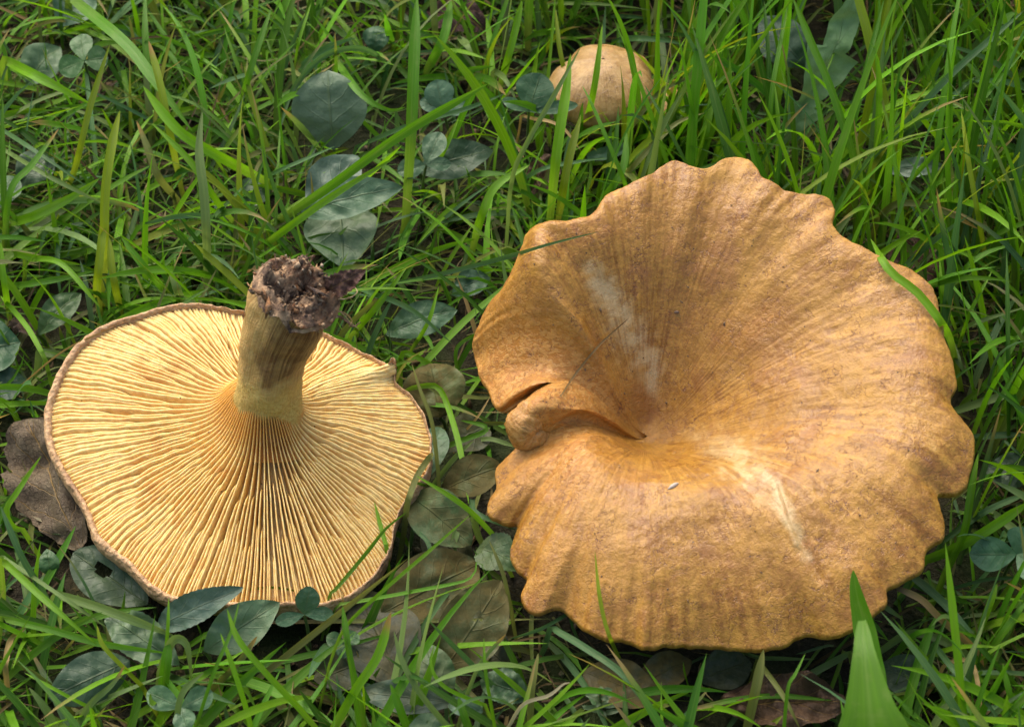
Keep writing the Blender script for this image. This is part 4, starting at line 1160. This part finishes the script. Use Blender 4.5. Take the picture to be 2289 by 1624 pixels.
leaf('dark wrinkled bluish leaf below the dusted leaves', (1185, 1560, .5), (1072, 1520, .6), 40, BLD, .15, peak=.5, teeth=.1, wav=.12)
leaf('small shiny bluish leaf beside the flat grey leaf', (1080, 1590, .9), (1000, 1575, .9), 24, PLB, .1, peak=.5)
leaf('rounded green leaf under the flat grey leaf', (900, 1660, .9), (1015, 1625, 1.0), 44, BLU, .2, peak=.5)
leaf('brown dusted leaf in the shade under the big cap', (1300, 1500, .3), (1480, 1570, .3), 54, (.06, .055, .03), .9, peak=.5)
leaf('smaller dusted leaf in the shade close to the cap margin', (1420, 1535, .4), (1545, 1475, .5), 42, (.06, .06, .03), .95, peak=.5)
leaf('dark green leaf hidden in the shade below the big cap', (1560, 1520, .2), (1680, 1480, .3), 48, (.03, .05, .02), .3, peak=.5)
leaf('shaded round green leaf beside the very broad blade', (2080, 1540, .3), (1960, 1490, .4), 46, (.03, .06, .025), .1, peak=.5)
leaf('pale bluish toothed leaf tip among tall grass beyond the big cap', (1985, 385, 2.0), (2112, 372, 2.1), 22, PLB, peak=.45, nrm=(0, -.6, .8), teeth=.15, tn=6)
leaf('blue-grey leaf behind the jagged dandelion leaf', (1800, 150, .8), (1700, 40, 1.5), 52, (.08, .14, .10), peak=.5, nrm=(0, -.8, .5))
leaf('jagged green dandelion leaf leaning among tall grass', (1735, 345, .6), (1915, -15, 4.2), 62, (.21, .35, .12), name='dandelion_leaf', peak=.62, power=.75, lobes=3.0, nrm=(.25, -.85, .4), na=60, wav=.06)
leaf('small pale leaf standing under the small tan mushroom', (1310, 350, 1.0), (1405, 325, 1.2), 15, PLB, peak=.5, power=.4, nrm=(0, -.8, .5))
leaf('dark bluish leaf beneath the dull grey-green upright blade', (525, 455, .3), (605, 425, .4), 34, BLD, peak=.5)
leaf('pale mottled leaf beside the dark one under crossed blades', (-20, 470, .5), (42, 400, .7), 36, BLU, peak=.5)
leaf('dark blue-green leaf under crossed blades far behind the upturned cap', (40, 420, .4), (120, 350, .6), 40, BLD, peak=.5)
leaf('bluish leaf behind the three-leaved clover', (60, 190, .4), (135, 105, 1.0), 44, BLU, peak=.5)
leaf('pale leaf beyond the three-leaved clover', (130, 60, .5), (210, -15, .9), 48, PLB, peak=.5)
leaf('bluish leaf behind grass near the clover with a broad leaflet', (2300, 1070, .4), (2200, 1050, .5), 40, BLD, peak=.5)
leaf('small dark upright leaf between the dead leaf and the pale blade', (120, 1290, .6), (105, 1225, 1.1), 24, GRN, peak=.6)
leaf('small dark leaf beneath grass beside the tall culm', (835, 120, .6), (850, 60, 1.0), 30, (.05, .12, .05), peak=.5)
leaf('small green leaf close to the bulging lobe of the big cap', (1010, 660, .5), (1095, 620, .7), 30, (.05, .11, .05), peak=.5)
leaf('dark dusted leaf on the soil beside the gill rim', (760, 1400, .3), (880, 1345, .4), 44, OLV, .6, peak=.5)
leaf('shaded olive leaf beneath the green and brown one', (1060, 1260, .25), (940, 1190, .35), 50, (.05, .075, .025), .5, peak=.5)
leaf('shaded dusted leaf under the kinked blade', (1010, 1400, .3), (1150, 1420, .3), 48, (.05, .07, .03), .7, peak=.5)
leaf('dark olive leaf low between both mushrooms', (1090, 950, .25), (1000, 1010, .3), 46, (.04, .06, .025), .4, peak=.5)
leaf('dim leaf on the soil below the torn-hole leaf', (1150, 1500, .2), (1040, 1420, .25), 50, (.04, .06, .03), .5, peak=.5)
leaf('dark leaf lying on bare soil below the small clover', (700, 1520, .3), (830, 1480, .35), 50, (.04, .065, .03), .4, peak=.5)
# dead leaves
leaf('large grey-brown dead leaf with yellow veins under the upturned cap', (190, 1235, .35), (60, 930, 1.1), 92, (.15, .105, .065), name='dead_leaf', mat=M_DEAD, st=False, peak=.55, power=.6, nrm=(-.1, -.6, .8), wav=.12, teeth=.12, tn=12)
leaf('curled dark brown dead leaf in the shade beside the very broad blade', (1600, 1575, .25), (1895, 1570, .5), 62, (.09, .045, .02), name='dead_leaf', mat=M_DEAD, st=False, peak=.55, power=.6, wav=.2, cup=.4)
leaf('dark dead leaf behind the shoulder of the big cap', (1990, 540, .5), (2110, 640, .6), 52, (.10, .05, .03), name='dead_leaf', mat=M_DEAD, st=False, peak=.5, power=.5, wav=.2)
leaf('purplish dead leaf beside the tall culm', (950, 25, .5), (1085, 60, .6), 40, (.11, .055, .05), name='dead_leaf', mat=M_DEAD, st=False, peak=.5, power=.5, wav=.12)
leaf('brown dead leaf fragment stuck to the soil on the stem', (728, 650, 5.55), (817, 603, 5.9), 27, (.11, .05, .03), name='dead_leaf', mat=M_DEAD, st=False, peak=.35, power=.7, nrm=(.2, -.7, .7), wav=.15, teeth=.2, tn=9)
leaf('brown rotting leaf between grass roots above the big cap', (1170, 450, .4), (1250, 350, .8), 36, (.12, .06, .03), name='dead_leaf', mat=M_DEAD, st=False, peak=.5, wav=.2)
leaf('small brown dead leaf on the soil behind the narrow dark leaf', (20, 720, .2), (110, 745, .3), 26, (.13, .08, .055), name='dead_leaf', mat=M_DEAD, st=False, peak=.5, wav=.2)

# clovers: three leaflets on a stalk
def clover(label, c, tips, hws, colr=(.055, .13, .05), dust=0.0, group=None):
    C0 = P(*c)
    o = np.array([C0[0], C0[1], 0.0])
    e = empty('clover', o, label, 'clover', group)
    for (u, v, z), hw in zip(tips, hws):
        cc = np.array(colr) * rng.uniform(.85, 1.15)
        nrm = norm(np.array([rng.uniform(-.2, .2), -.6, .75]))
        Vv, q, C, U, B = leaf_geo(c, (u, v, z), hw, cc, dust, nrm=nrm, arch=.06, cup=.12, peak=.60, power=.62, wav=.03, notch=.12, na=22, nc=13)
        mk('leaflet', Vv, q, mat=M_LEAF, parent=e, origin=o, attrs={'pc': Vv, 'colr': C, 'uvw': U})
    stalk(e, C0, o, r=.03, dx=rng.uniform(-.2, .2), dy=.25)
clover('three-leaved clover under the long wide slanting blade', (188, 137, 1.6), [(180, 78, 1.8), (132, 160, 1.5), (242, 128, 1.7)], [26, 27, 28], (.06, .14, .035))
clover('small trefoil with a yellowed leaflet beside the tall culm', (952, 368, 1.9), [(985, 296, 2.3), (888, 385, 1.9), (1008, 368, 1.9)], [27, 24, 16], (.07, .14, .06))
clover('crumpled clover behind the tall culm', (990, 248, 1.5), [(975, 178, 2.1), (938, 225, 1.7), (1045, 235, 1.7)], [34, 18, 20], (.075, .15, .075))
clover('clover with one round leaflet before the small tan mushroom', (1182, 250, 1.8), [(1208, 164, 2.5), (1122, 222, 2.0), (1292, 235, 2.0)], [44, 13, 15], (.055, .13, .05))
clover('clover with a broad smooth leaflet beside the big cap', (2272, 1238, 1.6), [(2166, 1238, 1.7), (2300, 1180, 2.0), (2340, 1290, 1.6)], [39, 40, 38], (.055, .14, .055))
clover('clover with small holes chewed in its leaflets', (405, 1580, 1.4), [(328, 1545, 1.5), (475, 1545, 1.5), (420, 1632, 1.3)], [28, 28, 26], (.07, .15, .06))
clover('clover with a round leaflet against the lowest gills', (680, 1372, 1.5), [(692, 1308, 2.1), (615, 1390, 1.4), (745, 1370, 1.4)], [28, 16, 16], (.055, .12, .05))
clover('small clover below the thin kinked blade', (770, 1440, .8), [(730, 1420, .9), (800, 1415, .9), (760, 1470, .8)], [18, 18, 18], (.06, .13, .04))

# small leafy sprig below the big cap
so_ = P(1345, 1610, .2)
o = np.array([so_[0], so_[1], 0.0])
spg = empty('leafy_sprig', o, 'small pale leafy sprig in the shade below the big cap', 'sprig')
q = cspline([np.array([so_[0], so_[1], -.1]), P(1343, 1585, .5), P(1340, 1545, 1.0)], 12)
Vv, Q = tube_geo(q, .03, 6)
mk('stem', Vv, Q, mat=M_LEAF, parent=spg, origin=o, attrs={'pc': Vv, 'colr': np.tile([.09, .12, .04, 0], (len(Vv), 1)), 'uvw': np.full((len(Vv), 3), .5)})
for k in range(14):
    a = k * 2.4
    vb = 1545 + (k / 14) * 55
    r_ = 22 + 18 * (k / 14)
    Vv, qd, C, U, B = leaf_geo((1341, vb, 1.0 - .05 * k), (1341 + r_ * math.cos(a) * 1.3, vb - 6 + r_ * .6 * math.sin(a), 1.0 - .04 * k), 6, (.08, .13, .05), 0, arch=.04, peak=.5, na=9, nc=5)
    mk('leaf', Vv, qd, mat=M_LEAF, parent=spg, origin=o, attrs={'pc': Vv, 'colr': C, 'uvw': U})

# ------------------------------------------------------------------ small mushrooms behind
def round_mushroom(label, cpx, rad_px, ztop, squash, tint, seed, tilt=(0, 0)):
    zc_ = ztop - 0.9
    c = P(cpx[0], cpx[1], zc_)
    R = rad_px * K * ((c - CAM) @ FW)
    o = np.array([c[0], c[1], 0.0])
    e = empty('mushroom', o, label, 'mushroom')
    nt_, ns_ = 120, 46
    t_ = np.linspace(0, 2 * np.pi, nt_, endpoint=False)
    f_ = np.linspace(0.01, 1, ns_)
    TT, FF = np.meshgrid(t_, f_, indexing='ij')
    ph = FF * 2.35
    r_ = np.where(ph < 1.571, np.sin(np.minimum(ph, 1.571)), 1 - 0.6 * (ph - 1.571) ** 2 - 0.25 * (ph - 1.571))
    z_ = np.where(ph < 1.571, np.cos(np.minimum(ph, 1.571)), -0.42 * np.sin(np.clip((ph - 1.571) * 1.6, 0, 2.2)))
    un = 1 + 0.22 * perlin(np.stack([np.cos(TT) * 1.3 + seed, np.sin(TT) * 1.3, FF], -1))
    Vv = np.stack([c[0] + R * r_ * un * np.cos(TT), c[1] + R * r_ * un * np.sin(TT), zc_ + R * squash * z_ + tilt[0] * R * r_ * np.sin(TT)], -1).reshape(-1, 3)
    Vv += (0.06 * fbm(Vv * 1.0 + seed))[:, None] * np.array([0, 0, 1])
    mask = np.tile([tint, 0.4, .3, 1], (len(Vv), 1))
    mk('cap', Vv, grid_quads(nt_, ns_, True), mat=M_CAP, parent=e, origin=o, attrs={'pc': Vv + seed, 'pol': np.stack([np.cos(TT), np.sin(TT), FF], -1).reshape(-1, 3), 'mask': mask})
    q = np.array([[c[0] + .1 * (1 - k), c[1], -.3 + k * (zc_ + .2)] for k in np.linspace(0, 1, 10)])
    Vs, Qs = tube_geo(q, R * (.36 + .06 * np.cos(np.linspace(0, 4, 10))), 22)
    mk('stem', Vs, Qs, mat=M_STEM, parent=e, origin=o, attrs={'pc': Vs, 'pol': Vs * .3, 'mask': np.tile([.35, .9, 0, 1], (len(Vs), 1))})
    return c, R
bgm = []
bgm.append(round_mushroom('small smooth tan mushroom half hidden behind grass blades', (1345, 205), 116, 2.1, .80, .0, 3.0))
bgm.append(round_mushroom('dim brown mushroom sunk in the grass beside the small tan one', (1462, 245), 78, 1.5, .75, .55, 11.0))

# ------------------------------------------------------------------ things lying on the big cap
def lying(name, label, cat, pts, r0, c, prof=(0.3, 1, 1, .4), mat=None):
    q = [surf_pt(u, v, r0 * .5) for u, v in pts]
    q = cspline(np.array(q), 12)
    Vv, Q = tube_geo(q, r0 * np.interp(np.linspace(0, 1, 12), np.linspace(0, 1, len(prof)), prof), 8)
    o = q[0]
    ob = mk(name, Vv, Q, mat=M_BITS, origin=o, attrs={'pc': Vv * 0 + 1.23, 'colr': solid(c, len(Vv))})
    return tag(ob, label, cat)
lying('larva', 'tiny whitish larva lying on the front of the big cap', 'larva', [(1493, 1092), (1503, 1086), (1515, 1079)], .045, (.75, .68, .58))
lying('bark_crumb', 'tiny black crumb on the inner funnel wall of the big cap', 'crumb', [(1506, 698), (1518, 697)], .035, (.03, .025, .03))
lying('twig', 'dark twig bit lying across the gills', 'twig', [(735, 1005), (750, 992), (762, 985)], .03, (.06, .025, .012))

# specks of soil and plant bits on the caps
spots = []
while len(spots) < 70:
    u, v = rng.uniform(1150, 2080), rng.uniform(440, 1380)
    q_ = surf_pt(u, v, 0.0)
    if q_ is not None: spots.append(q_)
while len(spots) < 95:
    u, v = rng.uniform(200, 900), rng.uniform(760, 1280)
    q_ = surf_pt(u, v, 0.0)
    if q_ is not None and inpoly(np.array(u), np.array(v), L_OUT): spots.append(q_)
it_ = iter(spots)
QV, QT, QC = crumbs(len(spots), lambda: next(it_), .014, .034, [(.03, .02, .015), (.06, .035, .02), (.02, .014, .012), (.12, .06, .03)])
tag(mk('soil_specks', QV, tris=QT, mat=M_BITS, attrs={'pc': QV * 0 + 1.23, 'colr': QC}, smooth=False), 'tiny dark specks of soil scattered on both mushrooms', 'specks', kind='stuff')

# ------------------------------------------------------------------ lawn: what nobody could count
RO, LO = np.array(R_OUT, float), np.array(L_OUT, float)
rim_plan = rim[:, :2]; l_plan = lrim[:, :2]
LEAFGAP = [(880, 780), (1060, 700), (1180, 900), (1180, 1640), (900, 1640), (760, 1420), (880, 1180)]
CLEAR = [(745, 240, 80, 80), (780, 470, 110, 110), (1045, 345, 62, 42), (950, 345, 62, 55), (940, 722, 80, 42), (185, 130, 62, 52), (990, 215, 52, 42), (1205, 215, 80, 55),
         (1845, 120, 80, 130), (2220, 1245, 70, 50), (130, 705, 55, 55), (1340, 170, 75, 50), (2045, 368, 70, 30), (455, 1355, 90, 45), (545, 1395, 75, 55), (195, 1515, 85, 50), (250, 1290, 90, 60),
         (100, 1080, 90, 120), (405, 1580, 70, 45), (330, 1430, 70, 50), (690, 1345, 40, 40), (20, 790, 50, 60), (1760, 1570, 130, 40)]
def gen(n, region, L, Wd, lean, bend, pal, palw, clump=5, seg=9, az=None, keep=None, allow=None, blunt=False):
    nc_ = max(1, n // clump)
    ci_ = rng.integers(0, nc_, n)
    x = rng.uniform(region[0], region[1], nc_)[ci_] + rng.normal(0, .38, n); y = rng.uniform(region[2], region[3], nc_)[ci_] + rng.normal(0, .38, n)
    if keep is not None:
        k = keep(x, y); x, y = x[k], y[k]; n = len(x)
    ln = rng.uniform(*L, n) * rng.uniform(.75, 1.1, n)
    wd = rng.uniform(*Wd, n)
    phi = rng.uniform(0, 2 * np.pi, n) if az is None else rng.normal(az[0], az[1], n)
    a0 = np.abs(rng.normal(lean[0], lean[1], n)); bd = rng.normal(bend[0], bend[1], n)
    pos = np.stack([x, y, ground_z(x, y) - 0.05], -1)
    ps, al_ = [pos], []
    tw = rng.uniform(-1.2, 1.2, n)
    wob = rng.normal(0, .35, (n, 2))
    for i in range(seg):
        a = a0 + bd * ((i + 1) / seg) ** 1.4
        ph = phi + wob[:, 0] * (i / seg)
        st_ = (ln / seg)[:, None] * np.stack([np.sin(a) * np.cos(ph), np.sin(a) * np.sin(ph), np.cos(a)], -1)
        pos = pos + st_
        lowz = ground_z(pos[:, 0], pos[:, 1]) + 0.08
        pos[:, 2] = np.maximum(pos[:, 2], lowz)
        ps.append(pos.copy())
    Pp = np.stack(ps, 1)                              # n, seg+1, 3
    u, v, dep = proj(Pp.reshape(-1, 3))
    u, v = u.reshape(n, -1), v.reshape(n, -1)
    X, Y, Zz = Pp[..., 0], Pp[..., 1], Pp[..., 2]
    bad = np.zeros(n, bool)
    # no blade may pass through a mushroom ...
    inR = inpoly(X, Y, rim_plan[::6]) ; inL = inpoly(X, Y, l_plan[::6])
    bad |= (inR & (Zz > 0.75)).any(1) | (inL).any(1)
    for c_, R_ in bgm:
        bad |= ((((X - c_[0]) ** 2 + (Y - c_[1]) ** 2) < (R_ * 1.05) ** 2) & (Zz > .6)).any(1)
    # ... nor stand in front of one: the lawn is trampled flat before them
    vis = inpoly(u, v, RO[::2]) & (Y < ctr[1] + 1.5)
    bad |= vis.any(1)
    visL = inpoly(u, v, LO[::2]) & (Y < lctr[1] + 1.0)
    stemv = (np.abs(u - 645) < 110) & (v > 575) & (v < 800) & (Y < lctr[1] + 0.5)
    bad |= visL.any(1) | stemv.any(1)
    if seg > 5:
        tall = rng.random(n) < .9
        for (cu, cv, ru, rv) in CLEAR:
            bad |= ((((u - cu) / ru) ** 2 + ((v - cv) / rv) ** 2 < 1).any(1)) & tall
    if allow is not None:
        bad |= allow(u, v, Pp)
    g = ~bad
    Pp, wd, ln, tw, phi, n = Pp[g], wd[g], ln[g], tw[g], phi[g], int(g.sum())
    if n == 0: return
    tg = norm(np.gradient(Pp, axis=1))
    s0_ = np.stack([-np.sin(phi), np.cos(phi), 0 * phi], -1)[:, None, :] + 0 * tg
    sd_ = norm(s0_ - tg * (s0_ * tg).sum(-1, keepdims=True)); nm = np.cross(tg, sd_)
    t = np.linspace(0, 1, seg + 1)
    r_ = tw[:, None] * (0.3 + t[None])
    c, s = np.cos(r_)[..., None], np.sin(r_)[..., None]
    sd2, nm2 = sd_ * c + nm * s, nm * c - sd_ * s
    tap = rng.uniform(.2, .55, n)[:, None]
    wf = np.clip((1 - t[None]) / tap, 0, 1) ** .7 * (.7 + .3 * sstep(0, .3, t[None]))
    if blunt:
        wf = np.maximum(wf, (rng.random(n) < .35)[:, None] * .5)
    hw = (.5 * wd[:, None] * wf)[..., None]
    Vv = np.stack([Pp + sd2 * hw, Pp - nm2 * hw * .35, Pp - sd2 * hw], 2)     # n, seg+1, 3, 3
    m_ = (seg + 1) * 3
    q1 = grid_quads(seg + 1, 3)
    Q = (q1[None] + (np.arange(n) * m_)[:, None, None]).reshape(-1, 4)
    ci = rng.choice(len(pal), n, p=np.array(palw) / sum(palw))
    C = np.array([PAL[p] for p in pal])[ci] * rng.uniform(.75, 1.25, (n, 1)) * rng.uniform(.9, 1.1, (n, 3))
    bs_ = np.array([.20, .19, .06])
    fb = ((1 - sstep(0, .4, t))[None, :, None]) * rng.uniform(0, .6, (n, 1, 1))
    Cc = C[:, None] * (1 - fb) + bs_ * fb
    dead = (rng.random(n) < .14)[:, None, None] * sstep(.72, .95, t)[None, :, None]
    Cc = Cc * (1 - dead) + np.array([.34, .22, .08]) * dead
    Cc = np.repeat(Cc[:, :, None, :], 3, 2)
    Cc = np.concatenate([Cc, np.ones(Cc.shape[:-1] + (1,))], -1)
    uv = np.zeros(Vv.shape)
    uv[..., 0] = np.array([-1, 0, 1]); uv[..., 1] = (t[None] * ln[:, None])[..., None]; uv[..., 2] = rng.uniform(0, 50, n)[:, None, None]
    add_lawn(Vv.reshape(-1, 3), Q, Cc.reshape(-1, 4), uv.reshape(-1, 3))

def pix(x, y):
    u, v, _ = proj(np.stack([x, y, 0 * x], -1))
    return u, v
def not_gap(x, y):
    u, v = pix(x, y)
    g = inpoly(u, v, LEAFGAP)
    shade = (v > 1400) & (u > 1150) & (u < 1950)
    return ~(g | shade) | (rng.random(len(x)) < np.where(shade, .35, .12))
def dens(fn):
    def k(x, y):
        u, v = pix(x, y)
        return (rng.random(len(x)) < fn(u, v)) & not_gap(x, y)
    return k
right_up = dens(lambda u, v: sstep(900, 1500, u) * (1 - sstep(1000, 1500, v)))
left_up = dens(lambda u, v: (1 - sstep(1000, 1600, u)) * (1 - sstep(1000, 1300, v)))
# tall upright blades behind and right
gen(2300, (-6, 24, -8, 26), (4, 9), (.11, .24), (.16, .14), (.45, .35), 'bgydup', [5, 5, 1.5, 3, 1.5, .8], keep=right_up)
gen(1700, (4, 26, -10, 26), (3, 7), (.08, .18), (.35, .3), (.7, .4), 'bgdup', [4, 4, 3, 2, .8], keep=right_up)
# left: looser, lying in all directions
gen(3800, (-22, 8, -7, 24), (2.2, 5), (.08, .19), (.75, .3), (.7, .4), 'bgyupod', [5, 5, 1.2, 1.6, 1.2, 1, 1.5], keep=left_up)
gen(2600, (-22, 10, -7, 24), (1.5, 3.8), (.05, .15), (.95, .3), (.8, .5), 'bgupods', [3, 4, 1.5, 1, 1.2, 3, .5], keep=left_up)
# foreground
fg = dens(lambda u, v: sstep(1050, 1350, v))
gen(3600, (-22, 24, -22, -6), (2.5, 5.5), (.10, .22), (.95, .3), (.55, .4), 'bgupod', [4, 4, 1.6, 1.4, .8, 2.5], keep=fg)
gen(1500, (7, 26, -22, -2), (3, 7), (.08, .19), (.5, .3), (.7, .4), 'bgupod', [4, 4, 1.8, 1, .5, 3], keep=dens(lambda u, v: sstep(1850, 2100, u)))
# short dark understorey everywhere
gen(15000, (-24, 26, -22, 26), (1.0, 2.6), (.05, .13), (.75, .4), (.6, .5), 'gduob', [4, 4, 1.5, 2, 2], seg=5, keep=lambda x, y: not_gap(x, y))
gen(420, (P(1200, 330)[0], P(1560, 330)[0], P(1340, 345)[1], P(1340, 300)[1]), (2.2, 4.2), (.10, .2), (.2, .15), (.4, .3), 'bgyd', [4, 4, 1.5, 1])
# lawn beyond the frame
outside = lambda x, y: (np.abs(x) > 22) | (y > 24) | (y < -20)
gen(9000, (-60, 60, -45, 75), (3, 8), (.09, .2), (.35, .25), (.6, .4), 'bgydup', [4, 5, 1, 3, 1.5, 1], seg=5, keep=outside)
tag(mk('lawn_grass', np.vstack(lawn['V']), np.vstack(lawn['Q']), mat=M_GRASS, attrs={'colr': np.vstack(lawn['C']), 'uvw': np.vstack(lawn['U'])}),
    'dense green lawn grass around and behind the mushrooms', 'grass', kind='stuff')
# dry thatch on the soil
lawn = {'V': [], 'Q': [], 'C': [], 'U': [], 'n': 0}
PAL.update({'1': (.25, .17, .07), '2': (.15, .09, .035), '3': (.33, .25, .12), '4': (.17, .18, .045), '5': (.09, .05, .02)})
gen(6500, (-24, 26, -22, 27), (1.0, 3.8), (.025, .09), (1.35, .22), (.25, .35), '12345', [2, 3, 1, 5, 3], seg=6, keep=lambda x, y: (rng.random(len(x)) < .35 + .65 * not_gap(x, y)))
gen(1500, (-60, 60, -45, 75), (1.5, 4), (.04, .1), (1.35, .2), (.2, .3), '12345', [3, 3, 2, 2, 2], seg=4, keep=outside)
tag(mk('dry_thatch', np.vstack(lawn['V']), np.vstack(lawn['Q']), mat=M_GRASS, attrs={'colr': np.vstack(lawn['C']), 'uvw': np.vstack(lawn['U'])}),
    'brown dry thatch of dead grass lying on the soil', 'thatch', kind='stuff')
# crumbs of soil and litter
def onground():
    x, y = rng.uniform(-20, 22), rng.uniform(-20, 22)
    return np.array([x, y, float(ground_z(np.array(x), np.array(y))) + .03])
QV, QT, QC = crumbs(2500, onground, .03, .14, [(.05, .03, .018), (.09, .055, .03), (.03, .02, .012), (.16, .10, .05), (.05, .06, .02)])
tag(mk('soil_litter', QV, tris=QT, mat=M_BITS, attrs={'pc': QV, 'colr': QC}, smooth=False), 'brown crumbs of soil and plant litter between the grass roots', 'litter', kind='stuff')
